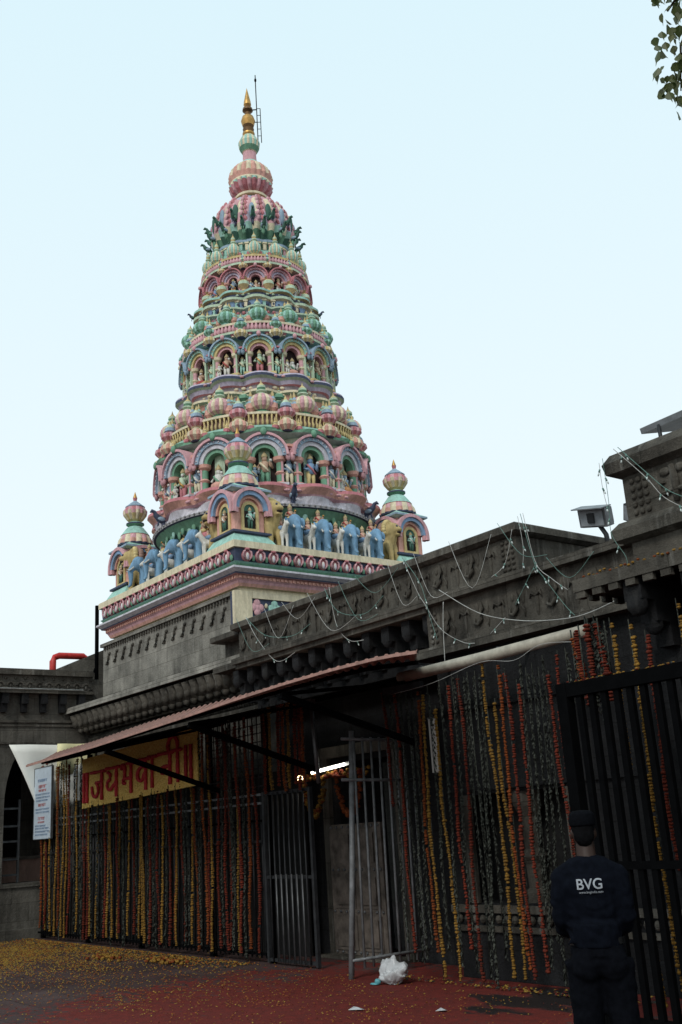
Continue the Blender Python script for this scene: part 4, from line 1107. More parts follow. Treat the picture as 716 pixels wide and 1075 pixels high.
for key, x0, x1 in (('danda', -18.88, -18.62), ('ja', -18.50, -17.90), ('ya', -17.86, -17.30), ('bha', -17.22, -16.72), ('va', -16.66, -16.18), ('aa', -16.18, -15.88), ('na', -15.80, -15.32), ('ii', -15.32, -15.02), ('danda', -14.96, -14.66)):
    b = MB(['redflower'])
    for pl in GLY[key]: stroke(b, pl, x0, x1, zb(x0), zb(x0) + .46)
    b.build('lettering', ban)

# notice board
SO = V((-20.8, 8.16, 1.88))
sg = thing('notice_board', 'tall pale blue notice board with small print at the left end of the fence', 'notice board', SO)
b = MB(['board']); b.box(-21.24, -20.33, 8.15, 8.18, 1.88, 3.26); b.build('board', sg)
b = MB(['steel']);
for x in (-21.255, -20.335): b.box(x, x + .02, 8.142, 8.185, 1.87, 3.27)
b.box(-21.234, -20.336, 8.142, 8.185, 3.261, 3.275); b.box(-21.234, -20.336, 8.142, 8.185, 1.868, 1.879); b.build('frame', sg)
b = MB(['boardtxt'])
def glyphline(z, x0, x1, hh, m):
    x = x0
    b.box(x0, x1, 8.143, 8.1485, z + hh, z + hh * 1.2, m)
    while x < x1 - .02:
        w = rnd.uniform(.016, .034)
        b.box(x, x + .008, 8.143, 8.1485, z + rnd.uniform(0, .2) * hh, z + hh * .98, m)
        if rnd.random() < .6: b.box(x + .009, x + w, 8.144, 8.1485, z + hh * rnd.uniform(.2, .5), z + hh * rnd.uniform(.55, .8), m)
        x += w + rnd.choice((.006, .006, .03))
for z, x0, x1, hh, m in ((2.98, -21.04, -20.56, .05, 'boardtxt'), (2.86, -21.0, -20.6, .055, 'redtxt'), (2.79, -21.0, -20.6, .04, 'redtxt'), (2.72, -21.16, -20.42, .03, 'boardtxt'), (2.66, -21.14, -20.42, .03, 'boardtxt'), (2.60, -21.12, -20.5, .03, 'boardtxt'), (2.50, -21.0, -20.62, .05, 'redtxt'),
                         (2.43, -21.14, -20.42, .03, 'boardtxt'), (2.37, -21.14, -20.42, .03, 'boardtxt'), (2.24, -21.0, -20.66, .05, 'redtxt'), (2.18, -21.0, -20.66, .03, 'redtxt'), (2.11, -21.14, -20.6, .03, 'boardtxt'), (2.06, -21.14, -20.45, .03, 'boardtxt'), (2.00, -21.14, -20.42, .03, 'boardtxt'), (1.94, -21.14, -20.5, .03, 'boardtxt')):
    glyphline(z, x0, x1, hh, m)
b.build('print', sg)

# ------------------------------------------------------------------ garlands
def garland_mesh(kind, L, seed, beads=True):
    r_ = random.Random(seed); b = MB(['f_' + kind]); z = 0; wob = r_.uniform(0, 6)
    b.tube([(0, 0, .06), (0, 0, -L)], .005, 4, 'f_leaf')
    while z < L - .02:
        x = .018 * sin(z * 2.1 + wob) + .008 * sin(z * 6 + wob * 2) + r_.uniform(-.006, .006); y = .014 * cos(z * 1.9 + wob)
        if kind == 'leaf':
            for q in range(3):
                a = r_.uniform(0, 2 * pi); d = V((cos(a), sin(a), 0)); l = r_.uniform(.016, .034)
                b.add([(x, y, -z), V((x, y, -z - .03)) + d * l * .7 + V((-d.y, d.x, 0)) * .010, V((x, y, -z - .05)) + d * l, V((x, y, -z - .035)) + d * l * .7 - V((-d.y, d.x, 0)) * .010], [(0, 1, 2, 3)], 'f_leaf')
            if r_.random() < .10: b.ball((x, y, -z), (.022, .022, .016), 'f_leaf', 6, 4)
            z += .028
        else:
            rr = r_.uniform(.016, .028) * (1 + .15 * sin(z * 5 + wob))
            if r_.random() < .012: z += .03; continue
            b.ball((x, y, -z), (rr, rr, rr * .62), 'f_' + kind, 7, 4, Matrix.Rotation(r_.uniform(-.3, .3), 3, 'X') @ Matrix.Rotation(r_.uniform(0, 3), 3, 'Z'))
            z += rr * 1.12
    return b.mesh('garland_' + kind)
GC = {}
def garland(kind, L, seed):
    key = (kind, round(L * 4), seed % 3)
    if key not in GC: GC[key] = garland_mesh(kind, key[1] / 4, hash(key[1]) + seed % 3 * 7 + len(kind))
    return GC[key]
CN = dict(red='deep red-orange marigold', orange='orange marigold', yellow='yellow marigold', leaf='dark green leaf')
def hang(kind, x, y, ztop, zbot, label, group, tilt=0, ty=0, sx=1.0):
    L = ztop - zbot; me = garland(kind, L, rnd.randrange(99)); Lm = round(L * 4) / 4
    o = bpy.data.objects.new('garland', me); COL.objects.link(o)
    o.location = (x, y, ztop); o.scale = (sx, sx, L / Lm); o.rotation_euler = (ty, tilt, rnd.uniform(-.4, .4)*0)
    return tag(o, label, 'garland', group)
fx = [-20.95, -20.73, -20.42, -20.09, -19.81, -19.49, -19.27, -19.1, -18.88, -18.55, -18.38, -18.22, -18.02, -17.83, -17.67, -17.37, -17.2, -16.89, -16.64, -16.43, -16.29, -16.12, -15.92, -15.76, -15.53, -15.28, -15.16, -15.07, -14.88, -14.71, -14.5, -14.27, -14.16, -14.05, -13.94, -13.72, -13.54, -13.43, -13.35, -13.25, -13.15, -13.0]
fc = 'orange red yellow orange yellow red yellow leaf red yellow yellow leaf red yellow yellow red leaf red yellow yellow red leaf red yellow red yellow red leaf yellow orange leaf red yellow red leaf red leaf yellow red leaf orange red'.split()
cnt = {}
allg = []
for x, c in zip(fx, fc): allg.append((x, c))
for i in range(len(fx) - 1):                                     # thin dark leaf strings between the flowers
    if i % 2 == 1 and fx[i + 1] - fx[i] > .14: allg.append(((fx[i] + fx[i + 1]) / 2, 'leaf'))
    elif fx[i + 1] - fx[i] > .2: allg.append(((fx[i] + fx[i + 1]) / 2 + .03, rnd.choice(('yellow', 'orange', 'red'))))
allg.sort()
for x, c in allg:
    cnt[c] = cnt.get(c, 0) + 1
    under = -18.98 < x < -14.5
    zt = (2.40 + (x + 18.91) * .03 + rnd.uniform(-.1, .02)) if under else rnd.uniform(3.2, 3.36)
    sx = 1.25 if c in ('red', 'orange') else 1.05
    hang(c, x + rnd.uniform(-.02, .02), 8.20 + rnd.uniform(-.03, .05), zt, rnd.uniform(.04, .22), f'{CN[c]} garland on the fence, {ordinal(cnt[c])} of its kind from the notice board', 'garlands hung along the barricade fence', rnd.uniform(-.006, .006), 0, sx)
# bunch hanging beside the leaning post
for i, x in enumerate((-12.72, -12.52, -12.34, -12.18, -12.05, -11.92, -11.80, -11.70)):
    c = ('red', 'yellow', 'red', 'orange', 'yellow', 'red', 'red', 'orange')[i]
    hang(c, x, 8.24, 3.42, 2.22 + .04 * (i % 3), f'{CN[c]} garland above the closed barred gate, {ordinal(i + 1)} of eight from the left', 'garlands above the closed gate', 0, 0, 1.2)
# right-hand wall
RT = [(-9.97, 3.28, -9.93, 1.9), (-9.75, 3.29, -9.70, .28), (-9.63, 3.25, -9.60, .2), (-9.43, 3.25, -9.40, .38), (-9.25, 3.15, -9.27, .03), (-9.02, 2.95, -9.01, .03), (-8.8, 3.19, -8.78, .35), (-8.6, 3.25, -8.64, .04), (-8.44, 3.25, -8.44, .5), (-8.32, 3.28, -8.42, .04), (-8.18, 3.35, -8.16, .1), (-8.05, 2.90, -8.03, .11), (-7.86, 3.2, -7.88, .11), (-7.7, 3.05, -7.71, .18), (-7.55, 3.16, -7.59, .7), (-7.37, 3.14, -7.48, .12), (-7.24, 3.08, -7.20, 1.2), (-7.09, 3.27, -7.18, 1.6)]
RT += [(-9.52, 3.2, -9.50, .25), (-8.50, 3.2, -8.52, .1), (-7.62, 3.25, -7.66, .25), (-7.46, 3.2, -7.52, .5), (-6.98, 3.3, -7.0, .15), (-9.84, 3.2, -9.82, .4), (-9.33, 3.2, -9.34, .3), (-9.13, 3.2, -9.12, .35), (-8.92, 3.25, -8.93, .2), (-8.70, 3.3, -8.73, .15), (-8.25, 3.2, -8.28, .3), (-7.97, 3.3, -7.96, .2), (-7.30, 3.25, -7.32, .2), (-6.86, 3.28, -6.85, .3)]
RC = 'red red leaf leaf yellow yellow red red leaf leaf yellow yellow red red leaf leaf red red leaf leaf leaf leaf leaf leaf orange leaf leaf leaf leaf orange leaf orange'.split()
cnt = {}
for (xa, za, xb, zb_), c in zip(RT, RC):
    cnt[c] = cnt.get(c, 0) + 1
    hang(c, xa, 8.25, za, zb_, f'{CN[c]} garland before the right-hand wall, {ordinal(cnt[c])} of its kind from the gate', 'garlands in front of the right-hand wall', -math.atan2(xb - xa, za - zb_) , 0, 1.0 if c != 'leaf' else .95)
# bundle under the right-hand eave and strings behind the big gate
for i, (c, x, zt, zb_) in enumerate((('red', -6.04, 3.28, 2.6), ('leaf', -5.98, 3.34, 2.55), ('red', -5.93, 3.30, 2.7), ('leaf', -5.88, 3.32, 2.45), ('red', -5.82, 3.30, 2.6), ('leaf', -5.77, 3.26, 2.75), ('orange', -6.10, 3.22, 2.75), ('leaf', -6.16, 3.25, 2.5))):
    hang(c, x, 7.36 + .03 * (i % 2), zt, zb_, f'short {CN[c]} garland bunched under the right-hand eave, {ordinal(i + 1)} in the bunch', 'bunched garlands under the right-hand eave', 0, 0, 1.6)
for c, x, zt, zb_, w in (('yellow', -5.68, 3.27, .17, 'leftmost yellow marigold garland behind the tall black gate'), ('yellow', -5.48, 3.22, .3, 'second yellow marigold garland behind the tall black gate, right of the guard'), ('red', -5.33, 3.10, 1.2, 'deep red-orange marigold garland behind the tall black gate'), ('yellow', -4.98, 3.3, .4, 'yellow marigold garland nearest the right edge behind the tall black gate')):
    hang(c, x, 7.35, zt, zb_, w, 'garlands behind the tall black gate', 0, 0, 1.0)

# flower swags over the doorway
def swag(x0, x1, z, drop, c, lab):
    b = MB(['f_' + c]); k = 26
    for i in range(k + 1):
        u = i / k; x = x0 + (x1 - x0) * u; zz = z - drop * (1 - (2 * u - 1) ** 2)
        for q in range(3): b.ball((x + rnd.uniform(-.02, .02), 8.98 + rnd.uniform(-.03, .03), zz + rnd.uniform(-.03, .03)), (.034, .034, .026), 'f_' + (c if rnd.random() < .8 else 'orange'), 7, 4)
    single(b, 'flower_swag', lab, 'flower swag', (x0, 8.98, z), 'flower swags over the doorway')
swag(-12.84, -12.30, 2.42, .52, 'yellow', 'yellow marigold swag left of the two over the doorway')
swag(-12.04, -11.42, 2.44, .55, 'orange', 'orange and yellow marigold swag right of the two over the doorway')
b = MB(['f_orange'])
for i in range(70): b.ball((-12.9 + i * .024, 8.96 + rnd.uniform(-.03, .03), 2.44 + rnd.uniform(-.05, .04)), (.036, .036, .028), 'f_' + rnd.choice(('orange', 'red', 'yellow')), 7, 4)
single(b, 'flower_swag', 'straight orange flower string right under the lit tube', 'flower swag', (-12.9, 8.96, 2.44), 'flower swags over the doorway')
tl = thing('tube_light', 'lit white fluorescent tube over the doorway', 'tube light', (-12.05, 8.92, 2.54))
b = MB(['tube']); b.tube([(-12.50, 8.92, 2.50), (-11.72, 8.92, 2.553)], .022, 8, 'tube'); b.build('tube', tl)
b = MB(['alu']); b.bar((-12.54, 8.97, 2.51), (-11.58, 8.97, 2.57), .03, .05, 'alu'); b.build('fitting', tl)
b = MB(['glow']); b.ball((-12.78, 8.9, 2.44), .045, 'glow', 8, 6); b.tube([(-12.78, 8.9, 2.47), (-12.78, 8.94, 2.62)], .012, 5, 'iron')
single(b, 'small_lamp', 'small warm lamp glowing left of the lit tube', 'lamp', (-12.78, 8.9, 2.44))

# cream pipe that carries the right-hand garlands
pp = thing('cream_pipe', 'thick cream pipe slung along the wall above the right-hand garlands', 'pipe', (-8.1, 8.22, 3.42))
b = MB(['pipe']); b.tube([(-9.57, 8.22, 3.41), (-8.2, 8.22, 3.42), (-6.62, 8.22, 3.45)], .065, 12); b.build('tube', pp)
b = MB(['steel']);
for x in (-9.2, -7.9, -6.8):
    b = MB(['steel']); b.box(x - .02, x + .02, 8.22, 8.72, 3.47, 3.50); b.build('bracket', pp)
b = MB(['steel_dark']); b.box(-9.9, -9.2, 8.20, 8.26, 3.24, 3.32, 'steel_dark'); single(b, 'short_beam', 'short grey beam end below the cream pipe', 'beam', (-9.5, 8.2, 3.24))
b = MB(['tarp']); b.box(-9.62, -9.50, 8.66, 8.70, 2.28, 2.92, 'white'); b.box(-9.63, -9.49, 8.655, 8.705, 2.92, 2.94, 'steel'); single(b, 'pale_board', 'narrow pale upright board on the wall beside the open gate', 'board', (-9.56, 8.68, 2.28))

# ------------------------------------------------------------------ tall black gate on the right
gt = thing('tall_black_gate', 'tall black barred gate on the right with petals along its top', 'gate', (-4.8, 7.0, 0))
b = MB(['iron'])
for x in (-6.05, -3.62): b.box(x, x + .11, 6.96, 7.06, .05, 2.78)
b.box(-5.94, -3.62, 6.965, 7.055, 2.66, 2.775); b.box(-5.94, -3.62, 6.965, 7.055, .06, .16)
b.build('gate_frame', gt)
b = MB(['iron']); b.box(-5.94, -3.62, 6.975, 7.045, 1.25, 1.31); b.build('gate_rail', gt)
for i in range(17):
    b = MB(['iron']); x = -5.86 + i * .132; b.box(x, x + .055, 6.985, 7.03, .16, 2.66); b.build('bar', gt)
b = MB(['f_yellow'])
for i in range(60): b.ball((-6.03 + rnd.random() * 2.4, 6.97 + rnd.random() * .08, 2.785), (.016, .012, .006), 'f_' + rnd.choice(('yellow', 'yellow', 'red', 'leaf')), 5, 3)
tag(b.build('petals', gt), kind='stuff')

# ------------------------------------------------------------------ lamps, panel and wires on the parapets
fl = thing('floodlight', 'grey floodlight tilted on a bracket on the parapet left of the entrance block', 'floodlight', (-6.9, 9.0, 4.6))
T = Matrix.Translation((-6.95, 9.0, 4.83)) @ Matrix.Scale(.86, 4) @ Matrix.Rotation(.22, 4, 'Y') @ Matrix.Rotation(.35, 4, 'X')
b = MB(['alu']); b.T = T; b.rects(-.22, .22, -.06, .08, [(-.03, -.13, 'alu'), (.0, -.12, 'alu'), (.0, .12, 'alu'), (-.03, .13, 'alu')])
for i in range(6): b.box(-.18 + i * .07, -.165 + i * .07, .08, .13, -.10, .10, 'steel')
b.build('housing', fl)
b = MB(['lampglass']); b.T = T; b.box(-.185, .185, -.075, -.061, -.10, .10, 'lampglass'); b.box(-.06, .05, -.09, -.076, -.06, .07, 'steel_dark'); b.build('lens', fl)
b = MB(['alu']); b.T = T; b.box(-.24, .24, -.16, .06, .131, .145, 'alu'); b.build('hood', fl)
b = MB(['steel_dark']); b.tube([(-6.93, 9.02, 4.75), (-6.88, 9.06, 4.62), (-6.85, 9.06, 4.36)], .03, 6); b.box(-6.98, -6.72, 8.98, 9.12, 4.36, 4.42, 'steel_dark'); b.build('bracket', fl)
l2 = thing('small_floodlight', 'small square floodlight mounted low against the entrance block corner', 'floodlight', (-6.25, 8.6, 4.42))
T = Matrix.Translation((-6.16, 8.62, 4.60)) @ Matrix.Rotation(.5, 4, 'Y') @ Matrix.Rotation(.4, 4, 'X')
b = MB(['steel_dark']); b.T = T; b.rects(-.11, .11, -.04, .05, [(-.02, -.10, 'steel_dark'), (0, -.09, 'steel_dark'), (0, .09, 'steel_dark'), (-.02, .10, 'steel_dark')]); b.build('housing', l2)
b = MB(['lampglass']); b.T = T; b.box(-.09, .09, -.052, -.041, -.075, .075, 'lampglass'); b.build('lens', l2)
b = MB(['steel_dark']); b.tube([(-6.16, 8.66, 4.60), (-6.14, 8.72, 4.42), (-6.12, 8.72, 4.38)], .025, 6); b.build('bracket', l2)
so = thing('solar_panel', 'dark tilted solar panel above the coping at the right edge', 'solar panel', (-4.6, 8.2, 4.9))
T = Matrix.Translation((-4.52, 8.13, 5.19)) @ Matrix.Rotation(-.03, 4, 'Y') @ Matrix.Rotation(.24, 4, 'X')
b = MB(['alu']); b.T = T; b.box(-.88, 1.2, -.30, .55, -.035, .02, 'alu'); b.build('frame', so)
b = MB(['glass']); b.T = T; b.box(-.85, 1.17, -.27, .52, .021, .026, 'glass'); b.build('panel', so)
b = MB(['steel_dark'])
for x in (-5.2, -3.6):
    for y in (7.85, 8.4): b.tube([(x, y, 4.8), (x, y, 5.12 + (y - 8) * .24)], .02, 6)
b.build('support', so)

bulb_me = None
def cable(name, label, pts, r, m, bulbs=0, group='festoon wires on the parapets', sag=0.0, drops=()):
    global bulb_me
    q = [V(p) for p in pts]; fine = []
    for i in range(len(q) - 1):
        p0, p1, p2, p3 = q[max(i - 1, 0)], q[i], q[i + 1], q[min(i + 2, len(q) - 1)]
        for k in range(6):
            t = k / 6; fine.append(.5 * ((2 * p1) + (p2 - p0) * t + (2 * p0 - 5 * p1 + 4 * p2 - p3) * t * t + (3 * p1 - p0 - 3 * p2 + p3) * t ** 3))
    fine.append(q[-1])
    o = thing(name, label, 'string lights' if bulbs else 'cable', q[0], group)
    b = MB([m]); b.tube(fine, r * .45, 5, m); b.build('wire', o)
    for i in range(bulbs):
        p = fine[int((i + .5) * (len(fine) - 1) / bulbs)]
        if bulb_me is None:
            b = MB(['greenwire']); b.tube([(0, 0, 0), (0, 0, -.03)], .009, 5, 'greenwire'); b.ball((0, 0, -.05), (.009, .009, .018), 'bulb', 6, 4); bulb_me = b.mesh('bulb')
        c = bpy.data.objects.new('bulb', bulb_me); COL.objects.link(c); c.parent = o; c.location = p - q[0]; c.rotation_euler = (rnd.uniform(-.6, .6), rnd.uniform(-.6, .6), 0)
def Y(y, l): return [(x, y, z) for x, z in l]
cable('sagging_cable', 'single pale cable sagging low across the lower carved band', Y(8.48, [(-9.02, 4.41), (-8.39, 4.0), (-7.78, 3.79), (-7.21, 3.69), (-6.79, 3.68), (-6.2, 3.78)]), .010, 'wire')
cable('drop_cable', 'straight pale wire dropping from the ledge to the cream pipe', Y(8.45, [(-8.93, 4.24), (-8.97, 3.95), (-9.0, 3.50)]), .010, 'wire')
G1 = 'festoon lights on the main parapet'
cable('string_light', 'string of tiny lamps falling steeply from the parapet corner to the cream pipe', Y(8.50, [(-7.55, 4.98), (-7.45, 4.38), (-7.25, 4.15), (-7.05, 3.98)]), .008, 'wire', 4, G1)
cable('string_light', 'string of tiny lamps running from the parapet corner down to the right eave', Y(8.49, [(-7.58, 4.98), (-7.46, 4.38), (-7.34, 4.17), (-7.11, 3.83), (-6.99, 3.69)]), .008, 'greenwire', 5, G1)
cable('string_light', 'string of tiny lamps falling from beside the right pavilion over the ledge', Y(8.50, [(-9.67, 4.98), (-9.37, 4.57), (-9.25, 4.14), (-9.15, 3.82)]), .008, 'greenwire', 5, G1)
cable('string_light', 'long string of tiny lamps curving from the coping to the lower band bottom', Y(8.52, [(-9.69, 4.98), (-9.46, 4.49), (-9.33, 4.29), (-9.09, 3.94), (-8.74, 3.72), (-8.54, 3.67)]), .008, 'wire', 6, G1)
cable('string_light', 'short string of tiny lamps slanting left from the knot below the parapet corner', Y(8.51, [(-7.45, 4.38), (-7.64, 4.18), (-7.83, 3.98)]), .007, 'greenwire', 3, G1)
cable('string_light', 'string of tiny lamps hanging across the beaded right end of the parapet', Y(8.60, [(-7.83, 4.88), (-8.0, 4.51), (-8.24, 4.40)]), .007, 'wire', 3, G1)
cable('string_light', 'short string of tiny lamps across the middle of the lower band', Y(8.55, [(-8.04, 3.88), (-8.3, 3.74)]), .007, 'wire', 2, G1)
cable('string_light', 'string of tiny lamps hanging straight below the parapet corner', Y(8.53, [(-7.66, 4.98), (-7.63, 4.61), (-7.68, 4.36)]), .007, 'wire', 3, G1)
cable('string_light', 'string of tiny lamps drooping at the left end of the main parapet', Y(8.58, [(-13.6, 4.98), (-13.27, 4.56), (-12.78, 4.15), (-12.3, 4.20)]), .010, 'wire', 4, G1)
cable('string_light', 'string of tiny lamps swagged along the left part of the carved frieze', Y(8.60, [(-13.62, 4.98), (-13.11, 4.61), (-12.4, 4.46), (-11.9, 4.55)]), .010, 'greenwire', 4, G1)
cable('string_light', 'string of tiny lamps swagged along the middle of the carved frieze', Y(8.58, [(-11.49, 4.98), (-11.2, 4.59), (-10.62, 4.44), (-10.2, 4.60)]), .009, 'greenwire', 4, G1)
cable('string_light', 'string of tiny lamps falling past the middle of the main parapet to the corbels', Y(8.60, [(-11.4, 4.98), (-11.28, 4.42), (-11.01, 4.15), (-10.7, 4.10)]), .009, 'wire', 4, G1)
rw = random.Random(21)
WH = ('over the carved motifs', 'from coping to ledge', 'across the frieze', 'over the lower band')
for k in range(11):
    x0 = -13.7 + k * .62 + rw.uniform(-.15, .15); x1 = x0 + rw.uniform(.4, 1.1); zt_ = 4.99 if x0 < -8 else 4.42; zm = zt_ - rw.uniform(.3, .75); ze = rw.choice((zt_ - .1, zt_ - .55, zt_ - .62))
    cable('thin_wire', f'hair-thin loose wire drooping on the parapet, {ordinal(k + 1)} from the tower side', [(x0, 8.58 - rw.random() * .06, zt_), ((x0 + x1) / 2, 8.52, zm), (x1, 8.55, ze)], .007, rw.choice(('wire', 'greenwire')), 0, 'loose wires on the parapet')
G2 = 'festoon lights on the entrance block'
cable('string_light', 'upper string of tiny lamps slanting across the entrance block frieze', Y(7.46, [(-5.40, 4.86), (-5.13, 4.52), (-4.94, 4.30), (-4.70, 4.14)]), .008, 'greenwire', 4, G2)
cable('string_light', 'lower string of tiny lamps slanting across the entrance block frieze', Y(7.46, [(-5.45, 4.86), (-5.16, 4.50), (-5.0, 4.26), (-4.75, 4.06)]), .008, 'wire', 4, G2)
cable('string_light', 'string of tiny lamps hanging free off the entrance block coping corner', Y(7.50, [(-5.66, 4.80), (-5.66, 4.55), (-5.63, 4.30)]), .006, 'wire', 3, G2)
cable('string_light', 'string of tiny lamps falling past the ledge corner of the entrance block', Y(7.48, [(-5.60, 4.82), (-5.60, 4.4), (-5.62, 4.1), (-5.5, 3.85), (-5.52, 3.72)]), .006, 'greenwire', 4, G2)
cable('loop_wire', 'thin pale wire looped under the cream pipe above the garlands', Y(8.14, [(-9.6, 3.22), (-8.9, 3.25), (-8.1, 3.36), (-7.6, 3.30), (-7.2, 3.40), (-6.7, 3.34)]), .006, 'wire')
b = MB(['f_yellow'])
for i in range(50): b.ball((-5.75 + i * .05, 7.17 + .02 * sin(i), 3.70 + .012 * sin(i * 1.7) - (0 if i > 3 else .0)), (.018, .016, .012), 'f_yellow' if i % 3 else 'f_orange', 5, 3)
single(b, 'flower_string', 'thin orange and yellow flower string lying along the right-hand eave edge', 'flower string', (-5.7, 7.1, 3.69))

# ------------------------------------------------------------------ rubbish and petals on the ground
bg = thing('plastic_bag', 'crumpled white plastic bag slumped on the red powder below the open gate', 'bag', (-9.78, 7.95, 0))
b = MB(['bag'])
for c, r in (((0, 0, .10), (.20, .15, .11)), ((.12, .02, .16), (.14, .12, .10)), ((-.10, 0, .14), (.11, .12, .12)), ((.02, .0, .24), (.07, .06, .09)), ((.20, 0, .20), (.10, .06, .05)), ((.03, .01, .29), (.045, .035, .05)), ((-.05, .02, .25), (.05, .04, .05))): b.ball(V((-9.80, 7.95, 0)) + V(c) * .88, tuple(q * .88 for q in r), 'bag', 10, 8)
bo = remesh(b, 'body', .018, ['bag'], 1, bg)
r_ = random.Random(3)
from mathutils import noise
for v in bo.data.vertices:
    p = v.co; nv_ = noise.noise(p * 11) * .05 - abs(noise.noise(p * 17)) * .05 + abs(noise.noise(p * 40)) * .018; v.co = p + p.normalized() * nv_
    if v.co.z < .003: v.co.z = .003
b = MB(['aqua']); b.ball((-9.90, 7.82, .035), (.045, .03, .035), 'aqua', 8, 6, Matrix.Rotation(.5, 3, 'X')); b.ball((-9.94, 7.80, .012), (.07, .04, .012), 'aqua', 8, 4); b.build('packet', bg)
b = MB(['bag'])
b.add([(-8.86, 6.60, .006), (-8.68, 6.64, .02), (-8.70, 6.69, .012), (-8.85, 6.67, .03), (-8.77, 6.65, .035)], [(0, 1, 4), (1, 2, 4), (2, 3, 4), (3, 0, 4), (3, 2, 1, 0)]); single(b, 'plastic_scrap', 'crumpled white plastic scrap lying in the foreground on red powder', 'litter', (-8.75, 6.67, 0))
b = MB(['bag'])
b.add([(-8.05, 7.02, .006), (-7.93, 7.05, .02), (-7.96, 7.10, .008), (-8.03, 7.08, .03)], [(0, 1, 2, 3), (3, 2, 1, 0)]); single(b, 'paper_scrap', 'small pale paper scrap on the ground near the wet patch', 'litter', (-8.0, 7.05, 0))
b = MB(['f_yellow']); r_ = random.Random(5)
def scatter(n_, fn, cs, s0, s1):
    for _ in range(n_):
        x, y = fn()
        if noise.noise(V((x * .9, y * 1.6, 3))) + .5 * noise.noise(V((x * 3, y * 4, 7))) < r_.uniform(-.75, .35): continue
        a = r_.uniform(0, 6.28); s_ = r_.uniform(s0, s1); z = r_.uniform(.004, .016)
        u = V((cos(a), sin(a), r_.uniform(-.35, .35))) * s_; w = V((-sin(a), cos(a), r_.uniform(-.35, .35))) * s_ * .7
        c = V((x, y, z + .35 * s_)); k = 'p_' + r_.choice(cs)
        b.add([c + u, c + w, c - u * .8, c - w, c + V((0, 0, s_ * .5))], [(0, 1, 4), (1, 2, 4), (2, 3, 4), (3, 0, 4)], k)
scatter(21000, lambda: (r_.gauss(-18.6, 2.1), min(8.1, r_.gauss(6.9, 1.2))), ('yellow', 'yellow', 'orange'), .008, .021)
scatter(4200, lambda: (r_.uniform(-24, -13), 8.12 - abs(r_.gauss(0, .28))), ('yellow', 'orange', 'leaf'), .012, .028)
scatter(4200, lambda: (r_.gauss(-13.5, 2.6), r_.gauss(6.2, 1.0)), ('yellow', 'orange', 'orange', 'red'), .008, .019)
scatter(2200, lambda: (r_.uniform(-12, -6.5), r_.uniform(5.2, 8.0)), ('orange', 'red', 'yellow'), .006, .015)
scatter(500, lambda: (r_.uniform(-10.3, -6.5), 8.2 + abs(r_.gauss(0, .12))), ('yellow', 'red', 'leaf'), .012, .03)
tag(b.build('flower_petals'), 'loose yellow and orange marigold petals strewn over the paving', 'petals', kind='stuff')
for (x, y, lab) in ((-16.2, 7.35, 'fallen marigold heap on the paving nearest the frame bottom left'), (-14.6, 7.62, 'fallen marigold heap by the foot of the fence')):
    b = MB(['f_yellow'])
    for i in range(40): b.ball((x + r_.gauss(0, .22), y + r_.gauss(0, .10), .02 + .02 * r_.random()), (.035, .035, .024), 'f_yellow' if i % 3 else 'f_orange', 6, 4)
    single(b, 'marigold_heap', lab, 'flower heap', (x, y, 0))

# ------------------------------------------------------------------ tree at the right, its fringe reaching into the top corner
tr = thing('peepal_tree', 'tree with pointed dangling leaves reaching in at the top right corner', 'tree', (.5, 5.4, 0))
b = MB(['bark'])
b.tube([(.5, 5.4, 0), (.45, 5.45, 1.5), (.3, 5.5, 3.2), (.2, 5.6, 4.8), (.1, 5.7, 7.0), (.2, 5.8, 9.0)], [.38, .30, .26, .22, .14, .05], 12)
limbs = []
for i in range(16):
    z = 4.4 + i * .28; a = i * 2.4
    tip = V((.2 + cos(a) * (2.7 - .06 * i), 5.6 + sin(a) * (2.5 - .06 * i), z + 1.2))
    pts = [V((.25, 5.58, z)), V((.25, 5.58, z)).lerp(tip, .5) + V((0, 0, .3)), tip]; b.tube(pts, [.07, .04, .012], 6); limbs.append(pts)
fr = [V((.2, 5.7, 6.3)), V((-1.2, 5.9, 7.3)), V((-2.3, 5.95, 7.62)), V((-2.9, 5.9, 7.50)), V((-3.25, 5.86, 7.25))]
b.tube(fr, [.09, .06, .035, .02, .008], 6)
fr2 = [fr[2], V((-2.95, 5.88, 7.2)), V((-3.22, 5.90, 6.95)), V((-3.30, 5.93, 6.62))]; b.tube(fr2, [.03, .018, .010, .005], 5)
b.build('trunk', tr)
b = MB(['leaf'])
def leaf(b, c, s_, r_):
    d = V((r_.uniform(-.6, .6), r_.uniform(-.6, .6), -1)).normalized(); u = d.cross(V((r_.uniform(-1, 1), r_.uniform(-1, 1), .2))).normalized(); w = d.cross(u) * .12 * s_
    pr_ = ((0, 0), (.32, .18), (.42, .42), (.26, .70), (.07, .9), (0, 1.25), (-.07, .9), (-.26, .70), (-.42, .42), (-.32, .18))
    b.add([c + u * x * s_ + d * y * s_ + (w if abs(x) > .2 else w * 0) for x, y in pr_], [(0, 1, 2, 3, 4, 5), (0, 5, 6, 7, 8, 9)], 'leaf')
for pts in limbs:
    for _ in range(260):
        t = r_.uniform(.35, 1.05); c = pts[0].lerp(pts[2], t) + V((r_.uniform(-.6, .6), r_.uniform(-.6, .6), r_.uniform(-.5, .6)))
        leaf(b, c, r_.uniform(.09, .15), r_)
for pts, k in ((fr, 190), (fr2, 120)):
    for i in range(k):
        t = r_.uniform(.35, 1.0) * (len(pts) - 1); j = min(int(t), len(pts) - 2); c = pts[j].lerp(pts[j + 1], t - j) + V((r_.uniform(-.12, .16), r_.uniform(-.16, .16), r_.uniform(-.18, .10)))
        leaf(b, c, r_.uniform(.055, .095), r_)
b.build('crown', tr)

